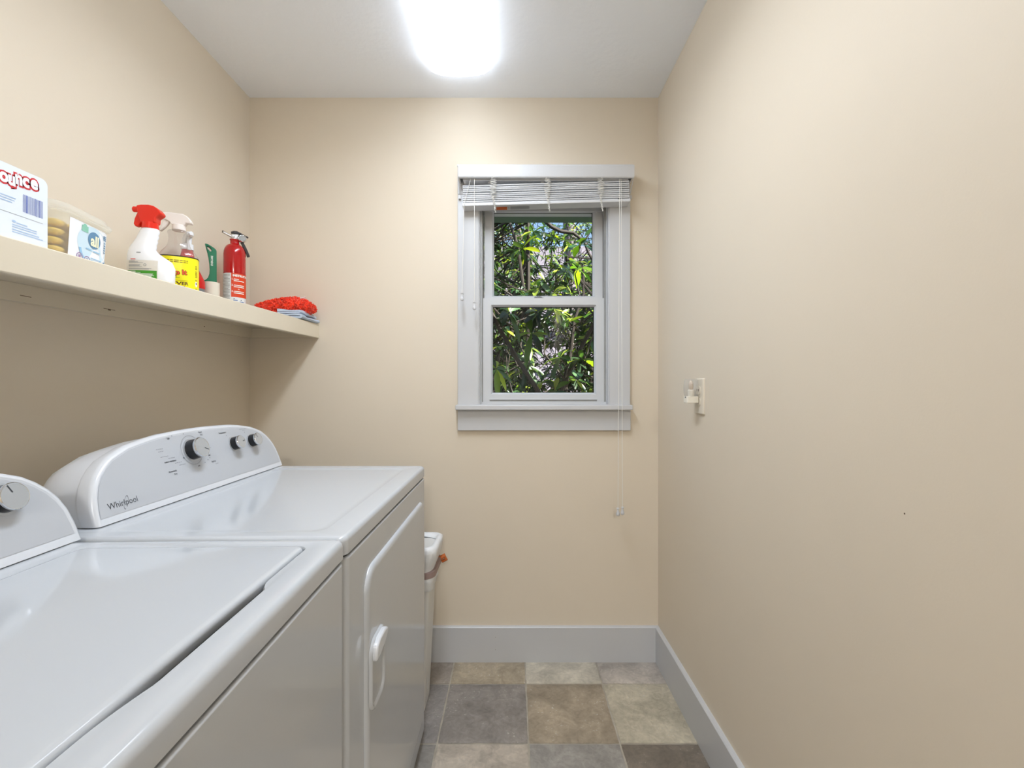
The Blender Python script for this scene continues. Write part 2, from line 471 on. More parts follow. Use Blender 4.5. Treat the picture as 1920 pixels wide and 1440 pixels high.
# floor: grout bed and tiles
m = MB().usetint(); m.cur = srgb(150, 142, 130); m.mi = 1
m.box(XL, XR, YF-0.12, YB, -0.1, -0.003)
m.mi = 0
P = 0.3048
tone = {(-1,0):(116,106,96), (0,0):(126,113,92), (1,0):(146,138,122), (2,0):(134,125,115),
        (-1,1):(104,99,96), (0,1):(106,99,93), (1,1):(122,108,88), (2,1):(137,128,108),
        (-1,2):(106,102,97), (0,2):(140,129,115), (1,2):(118,113,106), (2,2):(96,86,74)}
rnd = random.Random(3)
gx0, gy0 = 0.0535, 1.8205                                  # grout crossing
for i in range(-5, 4):
    for j in range(0, 12):
        x0 = gx0 + (i-1)*P; x1 = x0 + P
        y1 = gy0 - (j-1)*P; y0 = y1 - P
        x0, x1 = max(x0+0.003, XL), min(x1-0.003, XR)
        y0, y1 = max(y0+0.003, YF-0.12), min(y1-0.003, YB)
        if x1-x0 < 0.02 or y1-y0 < 0.02: continue
        c = tone.get((i, j)) or tuple(k*rnd.uniform(0.92, 1.08) for k in rnd.choice([(98,92,88),(122,108,88),(137,128,108),(112,106,100)]))
        g_ = sum(c)/3; m.cur = srgb(*[min(255, (g_ + (q_-g_)*.72)*1.33) for q_ in c])
        def wob(p, q): return rnd.uniform(-0.0012, 0.0012)
        n = 10; ring = []
        for k in range(n): ring.append((x0+(x1-x0)*k/n, y0+wob(0,0)))
        for k in range(n): ring.append((x1+wob(0,0), y0+(y1-y0)*k/n))
        for k in range(n): ring.append((x1-(x1-x0)*k/n, y1+wob(0,0)))
        for k in range(n): ring.append((x0+wob(0,0), y1-(y1-y0)*k/n))
        cx, cy = (x0+x1)/2, (y0+y1)/2
        inner = [(cx+(a-cx)*(1-0.004/(x1-x0)*2), cy+(b-cy)*(1-0.004/(y1-y0)*2)) for a, b in ring]
        m.rings([[(a, b, -0.004) for a, b in ring], [(a, b, -0.0015) for a, b in ring], [(a, b, 0.0) for a, b in inner]], c0=False)
tag(m.build('floor', ['tile', 'grout'], smooth=30), kind='structure')

# baseboards (flat board with a slightly eased top)
BH, BT = 0.152, 0.016
def bprof(h=BH, t=BT): return [(0, 0), (t, 0), (t, h-0.004), (t-0.004, h), (0, h)]
m = MB(); m.prism([(YB-a, b) for a, b in bprof()], XL+BT, XR-BT, 'x')
m.mi = 1
for zz in (0.108, 0.054): m.box(-0.0745+0.0, -0.0725, YB-BT-0.0006, YB-BT, zz, zz+0.002)
tag(m.build('baseboard_back', ['trim', 'hole']), kind='structure')
tag(MB().prism([(XR-a, b) for a, b in bprof()], YF, YB, 'y').build('baseboard_right', 'trim'), kind='structure')
tag(MB().prism([(XL+a, b) for a, b in bprof()], YF, YB, 'y').build('baseboard_left', 'trim'), kind='structure')

# nail holes in the right wall
def rw(u, v):
    y = F*XR/(u-961); return y, EYE + (724-v)/F*y
yy, zz = rw(1696, 963)
m = MB(Matrix.Translation((XR, yy, zz)) @ Matrix.Rotation(R(-90), 4, 'Y')); m.lathe([(0.0015, 0), (0.0012, 0.0003)], n=10)
tag(m.build('nail_hole', 'hole', origin=(XR, yy, zz)), 'tiny dark nail hole in the bare right wall', 'nail hole')

# ------------------------------------------------------------------ window
win = thing('window_1', (0.137, YB, 1.10), kind='structure')
YC = 1.957                                               # casing front
cl0, _ = px(858, 700, YC); cl1, _ = px(897.5, 700, YC); cr0, _ = px(1142.5, 700, YC); cr1, _ = px(1182, 700, YC)
_, zst = px(0, 760, YC-0.02)
m = MB()
m.box(cl0, cl1, YC, YB, zst, 2.015); m.box(cr0, cr1, YC, YB, zst, 2.015); m.box(cl0, cr1, YC-0.001, YB, 2.015, 2.125)
m.build('casing', 'trim', win, bevel=0.002)
s0, s1 = px(853.5, 760, 1.925)[0], px(1187, 760, 1.925)[0]
z1, z0 = px(0, 759.5, 1.925)[1], px(0, 769.3, 1.925)[1]
MB().box(s0, s1, 1.925, YB+0.03, z0, z1).build('stool', 'trim', win, bevel=0.004)
a0, a1 = px(858, 0, YC)[0], px(1182.5, 0, YC)[0]
MB().box(a0, a1, YC, YB, px(0, 807.3, YC)[1], z0).build('apron', 'trim', win, bevel=0.0015)
# jamb liner
m = MB()
m.box(OX0-0.001, cl1+0.004, YC+0.004, YB+0.13, z1-0.004, OZ1); m.box(cr0-0.004, OX1+0.001, YC+0.004, YB+0.13, z1-0.004, OZ1)
m.box(OX0, OX1, YC+0.02, YB+0.13, OZ1-0.02, OZ1); m.box(OX0, OX1, YB-0.01, YB+0.13, OZ0-0.002, z1-0.004)
m.build('jamb', 'trim', win, bevel=0.001)
def rect_frame(m, xo0, xo1, zo0, zo1, xi0, xi1, zi0, zi1, y0, y1):
    m.box(xo0, xi0, y0, y1, zo0, zo1); m.box(xi1, xo1, y0, y1, zo0, zo1)
    m.box(xi0, xi1, y0, y1, zo0, zi0); m.box(xi0, xi1, y0, y1, zi1, zo1)
YL, YU = 2.000, 2.036                                     # lower sash, upper sash front planes
# vinyl frame with balance tracks
m = MB()
fx0, fx1 = px(898, 0, 1.985)[0], px(1142, 0, 1.985)[0]
m.box(cl1+0.004, px(903.3, 0, 1.99)[0], 1.988, YB+0.12, z1, OZ1-0.02)
m.box(px(1136.5, 0, 1.99)[0], cr0-0.004, 1.988, YB+0.12, z1, OZ1-0.02)
m.box(fx0, fx1, 1.992, YB+0.12, z1-0.004, px(0, 753.5, YL)[1])
m.box(fx0, fx1, 2.03, YB+0.12, OZ1-0.05, OZ1-0.02)
m.mi = 1
m.box(px(903.3, 0, 1.99)[0], px(905.5, 0, 1.99)[0], 1.998, 2.06, z1, OZ1-0.02)
m.box(px(1133.5, 0, 1.99)[0], px(1136.5, 0, 1.99)[0], 1.998, 2.06, z1, OZ1-0.02)
m.build('frame', ['vinyl', 'seal'], win, bevel=0.0008)
def sash(name, o, i, y, extra=None):
    (ox0, oz0), (ox1, oz1) = px(o[0], o[3], y), px(o[2], o[1], y)
    (ix0, iz0), (ix1, iz1) = px(i[0], i[3], y+0.012), px(i[2], i[1], y+0.012)
    bw = 0.0075
    m = MB(); rect_frame(m, ox0, ox1, oz0, oz1, ix0-bw, ix1+bw, iz0-bw, iz1+bw, y, y+0.034)
    # glazing bead, sloping in to the glass
    for k in range(2):
        a, yb = ((bw, y+0.003), (0.0, y+0.012))[k], 0
    r0 = [(ix0-bw, y+0.003, iz0-bw), (ix1+bw, y+0.003, iz0-bw), (ix1+bw, y+0.003, iz1+bw), (ix0-bw, y+0.003, iz1+bw)]
    r1 = [(ix0, y+0.012, iz0), (ix1, y+0.012, iz0), (ix1, y+0.012, iz1), (ix0, y+0.012, iz1)]
    r2 = [(a, y+0.02, c) for a, b, c in r1]
    m.rings([r0, r1, r2], False, False)
    m.mi = 1
    e = 0.0022
    rect_frame(m, ix0-0.001, ix1+0.001, iz0-0.001, iz1+0.001, ix0+e*0.4, ix1-e, iz0+e*0.5, iz1-e*1.3, y+0.0135, y+0.018)
    if extra: m.mi = 0; extra(m)
    so = m.build(name, ['vinyl', 'dark_seal'], win, bevel=0.0)
    MB().box(ix0, ix1, y+0.020, y+0.024, iz0, iz1).build('pane', 'glass', so, smooth=0)
    return so
def lower_extra(m):
    m.mi = 1
    xx0, zz0 = px(917.5, 752.5, YL); xx1, zz1 = px(1119.5, 749.5, YL)
sash('lower_sash', (905, 558.8, 1133.5, 754), (924, 575.6, 1113.7, 736.3), YL)
up = sash('upper_sash', (908, 362, 1132, 561), (926.4, 398.6, 1110.8, 554.8), YU)
# lift groove along the bottom rail
xx0, zz0 = px(917.5, 752.4, YL); xx1, zz1 = px(1119.5, 749.6, YL)
MB().box(xx0, xx1, YL-0.004, YL+0.002, zz1, zz1+0.004).build('lift_lip', 'vinyl', win, bevel=0.001)
MB().box(xx0+0.001, xx1-0.001, YL-0.0006, YL+0.001, zz0, zz1).build('lift_groove', 'seal', win, smooth=0)
# sash latch
xa, za = px(1010, 557.5, YL+0.01)
m = MB(Matrix.Translation((xa, YL+0.015, px(0, 559, YL)[1])))
m.box(-0.020, 0.020, -0.012, 0.012, 0, 0.004)
m.lathe([(0.008, 0.004), (0.008, 0.010), (0.006, 0.012)], n=16)
m.prism([(-0.018, -0.004), (0.0, -0.009), (0.014, -0.004), (0.014, 0.002), (0.0, 0.009), (-0.018, 0.0)], 0.005, 0.009, 'z')
m.build('latch', 'grey_p', win, bevel=0.001)

# ------------------------------------------------------------------ window blind (raised)
YV = 1.888
bl = thing('window_blind', (0.14, 1.93, 1.90), 'white slatted window blind pulled right up, hanging slightly lopsided', 'blind')
vx0, vz1 = px(858.5, 309, YV); vx1, vz0 = px(1189.5, 332.8, YV)
m = MB()
pf = [(0, 0), (0.010, 0), (0.010, vz1-vz0-0.006), (0.008, vz1-vz0), (0.0, vz1-vz0), (-0.003, vz1-vz0-0.004), (-0.003, 0.004)]
m.prism([(YV+a+0.001, vz0+b) for a, b in pf], vx0, vx1, 'x')
m.box(vx0, vx0+0.006, YV+0.01, YC, vz0+0.005, vz1); m.box(vx1-0.006, vx1, YV+0.01, YC, vz0+0.005, vz1)
m.box(vx0-0.004, vx1-0.002, YV+0.006, YC-0.001, vz1-0.002, vz1+0.005)
m.build('valance', 'blind', bl, bevel=0.001)
m = MB(); m.box(vx0+0.020, vx1-0.022, YV+0.018, YC-0.004, vz0-0.004, vz0+0.036)
m.mi = 1
for k in (0.18, 0.48, 0.82): m.lathe([(0.010, 0), (0.007, 0.004)], (vx0+(vx1-vx0)*k, YV+0.036, vz0-0.008), n=12)
m.build('headrail', ['blind', 'cord'], bl, bevel=0.001)
# end brackets of the head rail
for sx, xx in ((1, vx0+0.002), (-1, vx1-0.002)):
    m = MB()
    m.prism([(YV+0.012, vz0-0.002), (YC, vz0-0.048), (YC, vz0-0.062), (YC-0.006, vz0-0.062), (YC-0.008, vz0-0.048), (YV+0.006, vz0+0.004)], xx-0.0015, xx+0.0015, 'x')
    m.box(xx-0.006 if sx > 0 else xx-0.004, xx+0.004 if sx > 0 else xx+0.006, YC-0.012, YC-0.001, vz0-0.064, vz0-0.050)
    m.build('bracket', 'blind', bl, bevel=0.0008)
# slats: a leaning pack
YS0, YS1 = YV+0.014, YC-0.004
def edge_z(x, k):            # k: 0 at the bottom rail's top, 1 at the top of the pack
    t = (x-vx0)/(vx1-vx0)
    zb = px(0, 380.2 - 9.0*t, YS0)[1]; zt = px(0, 347.0 - 9.5*t, YS0)[1]
    return zb + (zt-zb)*k
bx0, bx1 = px(867, 0, YS0)[0], px(1181, 0, YS0)[0]
m = MB(); NS = 9
for i in range(NS):
    off = random.uniform(-0.0009, 0.0009); wv = random.uniform(-1, 1)
    k = (i+0.5)/NS + random.uniform(-0.012, 0.012)
    th = 0.0070; rs = []
    for q in range(9):
        x = bx0+0.002 + (bx1-bx0-0.004)*q/8 + off
        z = edge_z(x, k) + 0.0007*math.sin(q*1.3+wv*3)
        y0 = YS0 + 0.001 + off
        rs.append([(x, y0, z-th/2+0.001), (x, y0-0.0012, z), (x, y0, z+th/2-0.001), (x, (y0+YS1)/2, z+th/2+0.0006), (x, YS1, z+th/2-0.001), (x, YS1, z-th/2+0.001), (x, (y0+YS1)/2, z-th/2+0.0016)])
    m.rings(rs)
m.build('slats', 'blind', bl, smooth=35)
m = MB()
rs = []
for q in range(2):
    x = (bx0, bx1+0.002)[q]; z = edge_z(x, 0) - 0.001
    rs.append([(x, YS0-0.002, z-0.014), (x, YS0-0.003, z-0.008), (x, YS0, z), (x, YS1, z), (x, YS1+0.001, z-0.008), (x, YS1, z-0.016)])
m.rings(rs)
br = m.build('bottom_rail', 'blind', bl, bevel=0.0012)
# warning sticker under the rail
def under(u, v):
    x = px(u, 0, 1.92)[0]; return (x, YS0 + 0.028 + v, edge_z(x, 0) - 0.0172 - 0.0003 - v*0.04)
m = MB()
m.bar(930.5, 951, -0.014, 0.016, under)
m.mi = 1
m.bar(953, 955, 0.004, 0.010, under); m.bar(953, 955, -0.012, -0.005, under)
for v in (0.011, 0.005, -0.001, -0.007, -0.013): m.bar(957, 993, v-0.0014, v+0.0014, under)
m.build('warning_label', ['orange_lab', 'grey_lab'], br, smooth=0, recalc=False)
m = MB(); xx = px(1161, 0, YS0)[0]; zq = edge_z(xx, 0) - 0.002
m.box(xx-0.006, xx+0.002, YS0-0.0042, YS0-0.003, zq-0.002, zq+0.001); m.box(xx+0.003, xx+0.005, YS0-0.0042, YS0-0.003, zq-0.002, zq+0.001)
m.build('rail_clip', 'ink', br, smooth=0)
# tangled ladder cords
rnd = random.Random(11)
for cxp, cut in ((925, 398), (1026, 396), (1125, 396)):
    m = MB()
    cx = px(cxp, 0, YS0)[0]
    zt = vz0 + 0.002; zb = px(0, cut, YS0-0.01)[1]
    for strand in range(3):
        pts = []; n = 46; ph = rnd.uniform(0, 6)
        for k in range(n):
            t = k/(n-1)
            amp = 0.016*math.sin(math.pi*min(1, t*1.5+0.1))**0.5 if t < 0.62 else 0.010*(1.1-t)
            x = cx + amp*math.sin(k*(1.25+0.3*strand)+ph) + rnd.uniform(-1, 1)*0.0025 + (0.012*(t-0.6)*2 if t > 0.6 else 0)
            z = zt + (zb-zt)*t + (0.003*math.sin(k*2.1+strand) if t < 0.65 else 0)
            pts.append((x, YS0-0.008-0.003*math.sin(k*0.9+ph)-0.002*strand, z))
        m.tube(pts, 0.0008, 5)
    m.build('ladder_cord', 'cord', bl)
def tassel(m, x, y, z):
    m.lathe([(0.0040, 0.0), (0.0062, -0.001), (0.0062, -0.004), (0.0042, -0.006), (0.0040, -0.013), (0.0068, -0.021), (0.0080, -0.027), (0.0062, -0.032), (0.002, -0.034)], (x, y, z), n=16)
for (top, bot, tz) in (((883, 336), (866.5, 549), 'a'), ((889.5, 336), (889.5, 566), 'b'), ((1161.5, 337), (1158.5, 952), 'c'), ((1164.5, 337), (1167, 950), 'd')):
    y = YV + 0.006
    x0, z0_ = px(*top, y); x1, z1_ = px(*bot, y)
    m = MB()
    if tz == 'a':
        xm, zm = px(870, 384, y); pts = [(x0, y+0.004, z0_+0.01), (xm, y-0.002, zm), (x1, y-0.002, z1_)]
    else:
        pts = [(x0, y+0.004, z0_+0.01), (x0, y-0.002, z0_-0.02), (x1, y-0.002, z1_)]
    m.tube(pts, 0.0011, 6)
    c = m.build('pull_cord', 'cord', bl)
    m = MB(); tassel(m, x1, y-0.002, z1_); m.build('tassel', 'blind', c)

# ------------------------------------------------------------------ ceiling light
LX, LW, LY0, LY1 = -0.2045, 0.119, 0.545, 1.768
cl = thing('ceiling_light', (LX, (LY0+LY1)/2, ZC-0.03), 'long lit white wraparound ceiling light with rounded lens', 'ceiling light')
MB().box(LX-LW+0.004, LX+LW-0.004, LY0+0.004, LY1-0.004, ZC-0.008, ZC).build('mounting_pan', 'trim', cl, bevel=0.001)
m = MB(); rs = []
for q, (yy, k) in enumerate(((LY0, 0.80), (LY0+0.01, 0.95), (LY0+0.03, 1.0), (LY1-0.05, 1.0), (LY1-0.02, 0.96), (LY1, 0.84))):
    r = []
    for i in range(21):
        a = math.pi*i/20
        r.append((LX + LW*math.cos(a)*(0.985+0.015*k), yy, ZC-0.008 - 0.050*k*(math.sin(a)**0.75)))
    rs.append(r)
m.rings(rs)
m.build('lens', 'tube', cl, smooth=50)

# ------------------------------------------------------------------ shelf on the left wall
SX = -0.840; SL = 0.0165; SY0 = -0.35
def ztop(y): return 1.4585 - SL*(YB-y)
sh = thing('wall_shelf', (-0.99, 0.8, ztop(0.8)), 'long cream painted wooden shelf along the left wall above the machines', 'shelf')
def slab(m, x0, x1, y0, y1, a, b):
    """board following the shelf's slight fall; a, b are heights below the top"""
    rs = [[(x0, y, ztop(y)-b), (x1, y, ztop(y)-b), (x1, y, ztop(y)-a), (x0, y, ztop(y)-a)] for y in (y0, y1)]
    m.rings(rs)
m = MB(); slab(m, XL, SX-0.018, SY0, YB, 0.0, 0.019); m.build('board', 'shelf', sh, bevel=0.001)
m = MB(); slab(m, SX-0.018, SX, SY0, YB, -0.0005, 0.0605); m.build('front_lip', 'shelf', sh, bevel=0.0025)
m = MB(); slab(m, XL, XL+0.018, SY0, YB-0.019, 0.0195, 0.0605)
m.mi = 1
def ck(y, z, w_, h_): m.box(XL+0.018, XL+0.0185, y-w_, y+w_, ztop(y)-z-h_, ztop(y)-z+h_)
yk = F*1.123/(961-205); ck(yk, 0.044, 0.004, 0.0022); ck(yk, 0.043, 0.018, 0.0006)
yk = F*1.123/(961-383); ck(yk, 0.046, 0.0022, 0.0018)
yk = F*1.123/(961-48); ck(yk, 0.046, 0.012, 0.0007)
m.build('wall_cleat', ['shelf', 'crack'], sh, bevel=0.0)
m = MB(); slab(m, XL, SX-0.02, YB-0.019, YB, 0.0195, 0.0605); m.build('end_cleat', 'shelf', sh, bevel=0.001)

# ------------------------------------------------------------------ appliances
XF = -0.303
def arch_t(d, W):
    """height of the console's arched outline at distance d from its nearer end"""
    tb = [(0, 0.0), (0.002, 0.035), (0.008, 0.062), (0.020, 0.088), (0.040, 0.111), (0.070, 0.1315), (0.12, 0.149), (0.20, 0.1615), (0.30, 0.166), (0.5, 0.1675)]
    for (a, b), (c, e) in zip(tb, tb[1:]):
        if d <= c: return b + (e-b)*(d-a)/(c-a)
    return tb[-1][1]
TILT = 0.30; XB = -0.797
NRM = Vector((1, 0, TILT)).normalized()
CX = [0.0]
def face_pt(y, t, off, ztopz):
    return Vector((CX[0] + XB - TILT*t, y, ztopz + t)) + NRM*off
def arch_outline(y0, y1, inset=0.0, tb=0.0, n=30):
    """(y, t) points going along the base then back over the arch"""
    W = y1-y0; pts = []
    ds = [W*0.5*(1-math.cos(math.pi*i/n)) for i in range(n+1)]
    top = [(y0+d, arch_t(min(d, W-d), W)) for d in ds]
    top[0] = (y0, 0.0); top[-1] = (y1, 0.0)
    cy, ct = (y0+y1)/2, 0.07
    if inset:
        out = []
        for i, (a, b) in enumerate(top):
            p = top[max(i-1, 0)]; q = top[min(i+1, n)]
            tx, ty = q[0]-p[0], q[1]-p[1]; L = math.hypot(tx, ty) or 1
            out.append((a + ty/L*inset, b - tx/L*inset))
        out = [(min(max(a, y0+inset), y1-inset), max(b, tb)) for a, b in out]
        out[0] = (y0+inset, tb); out[-1] = (y1-inset, tb)
        return out
    return [(a, max(b, tb)) for a, b in top]
def console(root, y0, y1, zt):
    def ring(pts, off, dx=0.0, dz=0.0):
        r = []
        for a, t in pts:
            p = face_pt(a, t, off, zt); r.append((p.x+dx, p.y, max(p.z+dz, zt+0.002)))
        return r
    m = MB()
    O = arch_outline(y0, y1)
    def lerp_in(i): return arch_outline(y0, y1, i, 0.0)
    # front bezel: rounded rim standing proud of the rear body
    m.rings([ring(lerp_in(0.001), -0.034), ring(O, -0.030), ring(O, -0.010), ring(lerp_in(0.003), -0.003), ring(lerp_in(0.008), 0.0),
             ring(arch_outline(y0, y1, 0.0105, 0.0135), 0.0), ring(arch_outline(y0, y1, 0.0125, 0.0150), -0.0015)])
    con = m.build('control_console', 'plastic_w', root, smooth=50, wn=True)
    m = MB()
    rear = []
    for k, (dx, ins, dz) in enumerate(((0.0, 0.002, 0), (-0.02, 0.004, -0.001), (-0.05, 0.008, -0.002), (-0.08, 0.014, -0.005), (-0.11, 0.024, -0.011), (-0.135, 0.038, -0.019), (-0.155, 0.056, -0.030), (-0.17, 0.08, -0.046))):
        rr = []
        for a, t in arch_outline(y0, y1, ins if ins else 0.001):
            p = face_pt(a, t, -0.035, zt); rr.append((p.x+dx*(0.75+0.25*t/0.167), p.y, max(zt+0.001, p.z + dz*(t/0.167))))
        rear.append(rr)
    m.rings(rear)
    m.build('rear_housing', 'plastic_w', con, smooth=50)
    m = MB()
    f = arch_outline(y0, y1, 0.0128, 0.0153)
    m.f([m.v(face_pt(a, t, -0.0008, zt)) for a, t in f])
    m.build('panel', 'fascia', con, smooth=0)
    # shadow gap under the bezel
    return con
def knob(con, y, t, zt, r, h, ang):
    c = face_pt(y, t, 0, zt)
    Z = NRM; Y = Vector((0, 1, 0)); Xv = Y.cross(Z).normalized()
    Mx = Matrix((( Y.x, -Xv.x, Z.x, c.x), (Y.y, -Xv.y, Z.y, c.y), (Y.z, -Xv.z, Z.z, c.z), (0, 0, 0, 1)))
    m = MB(Mx)
    m.mi = 2; m.lathe([(r*1.16, -0.001), (r*1.16, 0.0008), (r*1.05, 0.0012)], n=40)
    m.mi = 0; m.lathe([(r*0.98, 0.001), (r*0.93, h*0.75), (r*0.93, h*0.8)], n=48, c1=False)
    m.mi = 1; m.lathe([(r*0.94, h*0.74), (r*0.985, h*0.80), (r*0.985, h*0.93), (r*0.93, h), (r*0.90, h*0.985)], n=48, c0=False, c1=False)
    m.mi = 2; m.lathe([(r*0.905, h*0.984), (r*0.001, h*0.984)], n=48, c0=False)
    m.mi = 3
    ca, sa = math.cos(ang), math.sin(ang)
    wv = 0.0010
    pts = [(r*0.30, -wv), (r*0.88, -wv), (r*0.88, wv), (r*0.30, wv)]
    m.f([m.v((a*ca-b*sa, a*sa+b*ca, h*0.984+0.0003)) for a, b in pts])
    return m.build('knob', ['black', 'chrome', 'silver', 'ink'], con, smooth=35)
def logo(con, y, t, zt, L):
    def fm(u, v): return face_pt(y+u, t+v, 0.0003-0.0008, zt)
    m = MB(); sz = L*0.262
    m.text('Whirlpool', sz, fm, 0, 0, bold=0.0, fine=0)
    # swoosh ring around the middle letters
    n = 36; w0 = 0.0005
    for i in range(n):
        a0 = -0.4 + 5.3*i/n; a1 = -0.4 + 5.3*(i+1)/n
        def e(a, k):
            ru, rv = L*0.085*k, L*0.22*k
            u, v = ru*math.cos(a), rv*math.sin(a); s_ = 0.45
            return (L*0.10 + u*math.cos(s_)+v*math.sin(s_), -0.0005 - u*math.sin(s_)*0.3 + v*math.cos(s_))
        q = [e(a0, 1), e(a1, 1), e(a1, 0.90), e(a0, 0.90)]
        m.f([m.v(fm(a, b)) for a, b in q])
    m.build('logo_lettering', 'ink', con, smooth=0, recalc=False)

def appliance_body(root, y0, y1, zt, xback, lip=0.036, near_round=0.012):
    zb = 0.018
    m = MB(); x1 = XF+0.0005
    rings = []
    for z, e in ((zb, 0), (zt-lip-0.0080, 0), (zt-lip-0.0058, 0.0006), (zt-lip-0.0046, 0.0020), (zt-lip-0.0040, 0.0045)):
        rings.append(rrect(xback+e, x1-e, y0+0.001+e, y1-0.001-e, 0.020-e*.5, z, 1, 8))
    m.rings(rings)
    m.mi = 1
    m.rings([rrect(xback+0.006, x1-0.006, y0+0.008, y1-0.008, 0.016, z, 1, 6) for z in (zt-lip-0.006, zt-lip+0.004)])
    m.box(xback+0.03, x1-0.035, y0+0.03, y1-0.03, 0.004, zb+0.002)
    b = m.build('cabinet', ['enamel', 'gap'], root, smooth=40, wn=True)
    for (fx, fy) in ((xback+0.05, y0+0.05), (x1-0.05, y0+0.05), (xback+0.05, y1-0.05), (x1-0.05, y1-0.05)):
        MB().lathe([(0.018, 0.0), (0.018, 0.008), (0.008, 0.010), (0.008, 0.022)], (fx, fy, 0), n=14).build('leg', 'black', root)
    return b

ZT = 0.915
# ---- dryer
D0, D1, DXB = 0.826, 1.576, -1.005
dry = thing('clothes_dryer', (-0.65, 1.2, 0), 'white clothes dryer beyond the washer, with a side-hinged door and three dials', 'clothes dryer')
cab = appliance_body(dry, D0, D1, ZT, DXB)
m = MB()
X0, X1 = DXB, XF
R_ = lambda ins, z, r=0.016: rrect(X0+ins, X1-ins, D0+ins, D1-ins, max(r-ins*0.3, 0.004), z, 6, 6)
R2 = lambda ins, z, r: rrect(X0+0.22+ins, X1-0.052-ins, D0+0.035+ins, D1-0.050-ins, r, z, 6, 6)
m.rings([R_(0.004, ZT-0.036), R_(0.0, ZT-0.034), R_(0.0, ZT-0.010), R_(0.0015, ZT-0.005), R_(0.005, ZT-0.0015), R_(0.010, ZT),
         R2(0.0, ZT, 0.03), R2(0.006, ZT-0.0028, 0.026), R2(0.02, ZT-0.003, 0.02)])
m.build('top_panel', 'enamel', dry, smooth=50, wn=True)
con = console(dry, 0.874, 1.582, ZT)
knob(con, 1.178, 0.110, ZT, 0.0268, 0.029, R(-25))
knob(con, 1.353, 0.104, ZT, 0.0200, 0.024, R(8))
knob(con, 1.443, 0.102, ZT, 0.0200, 0.024, R(118))
logo(con, 0.944, 0.033, ZT, 0.066)
m = MB()
fm = lambda u, v: face_pt(u, v, -0.0004, ZT)
def dashes(mm, u, v, L, h=0.0012, gap=0.0014, seed=0):
    r_ = random.Random(seed); a = u
    while a < u+L:
        b = min(a + r_.uniform(0.003, 0.007), u+L); mm.bar(a, b, v-h/2, v+h/2, fm); a = b+gap
m.text('Automatic', 0.0062, fm, 1.096, 0.070, bold=0.01); m.text('Dry', 0.0062, fm, 1.103, 0.0625, bold=0.01)
m.text('ENERGY PREFERRED', 0.0042, fm, 1.098, 0.093, bold=0.02)
m.text('Timed', 0.0055, fm, 1.226, 0.151, bold=0.01); m.text('Dry', 0.0055, fm, 1.229, 0.144, bold=0.01)
m.text('Fluff Air', 0.0055, fm, 1.246, 0.069, bold=0.01)
m.text('OFF', 0.0048, fm, 1.112, 0.146, bold=0.02); m.text('OFF', 0.0048, fm, 1.236, 0.087, bold=0.02); m.text('OFF', 0.0048, fm, 1.187, 0.067, bold=0.02)
m.text('Temperature', 0.0062, fm, 1.316, 0.140, bold=0.015)
m.disc(1.1435, 0.095, 0.002, 0.002, fm, 14)
lb = m.build('lettering', 'ink', con, smooth=0, recalc=False)
m = MB()
for (u, v, L) in ((1.066, 0.126, 0.020), (1.070, 0.120, 0.016), (1.072, 0.107, 0.024), (1.094, 0.101, 0.021), (1.110, 0.087, 0.022), (1.122, 0.080, 0.022),
                  (1.098, 0.154, 0.015), (1.104, 0.149, 0.010), (1.236, 0.106, 0.015), (1.250, 0.062, 0.012), (1.398, 0.142, 0.040), (1.412, 0.137, 0.014)):
    dashes(m, u, v, L, seed=int(u*999))
for (u, v) in ((1.125, 0.152), (1.145, 0.155), (1.165, 0.153), (1.212, 0.072), (1.226, 0.077), (1.235, 0.081), (1.33, 0.131), (1.42, 0.131)):
    m.disc(u, v, 0.0016, 0.0016, fm, 8)
m.disc(1.178, 0.110, 0.037, 0.037, fm, 44, 0.975)
m.build('dial_marks', 'ink_l', con, smooth=0, recalc=False)

# dryer door, seen at a low angle: raised panel with rounded top near corner
def dyz(u, v):
    y = F*0.303/(961-u); return y, EYE+(724-v)/F*y
DY0, DY1, DZ0, DZ1 = 0.925, 1.528, 0.085, 0.812
def dring(ins, x, r): return [(x, a, b) for a, b, _ in rrect(DY0+ins, DY1-ins, DZ0+ins, DZ1-ins, r, 0, 8, 8)]
x_ = XF-0.004
m = MB()
m.rings([dring(-0.004, x_, 0.052), dring(-0.002, x_-0.006, 0.05)], False, False)   # groove wall
m.mi = 0
m.rings([dring(0.0, x_-0.004, 0.05), dring(0.0, x_+0.005, 0.05), dring(0.002, x_+0.009, 0.048), dring(0.006, x_+0.012, 0.045), dring(0.014, x_+0.0135, 0.038)])
door = m.build('door', 'enamel', dry, smooth=50, wn=True)
for (za, zb_) in ((0.682, 0.757), (0.388, 0.465)):
    MB().box(x_-0.002, x_+0.0085, DY1+0.0005, DY1+0.006, za, zb_).build('hinge', 'gap', door, bevel=0.001)
# pocket handle
hy0, hy1, hz0, hz1 = 0.932, 1.034, 0.510, 0.662
xh = x_+0.0137
m = MB()
def hr(ins, x, r): return [(x, a, b) for a, b, _ in rrect(hy0+ins, hy1-ins, hz0+ins, hz1-ins, r, 0, 4, 6)]
m.rings([hr(0.0, xh-0.001, 0.030), hr(0.0015, xh+0.004, 0.029), hr(0.005, xh+0.006, 0.026), hr(0.009, xh+0.004, 0.022), hr(0.012, xh-0.001, 0.02)], False, False)
m.rings([hr(0.011, xh+0.0006, 0.02), hr(0.012, xh+0.0006, 0.02)], False, True)
hd = m.build('handle', 'enamel', door, smooth=60)
MB(Matrix.Identity(4)).prism([(0.937, 0.636), (0.943, 0.652), (0.962, 0.659), (1.004, 0.659), (1.024, 0.650), (1.021, 0.641), (1.000, 0.628), (0.962, 0.620), (0.937, 0.621)], xh-0.001, xh+0.015, 'x').build('grip', 'plastic_w', hd, bevel=0.005, segs=3)

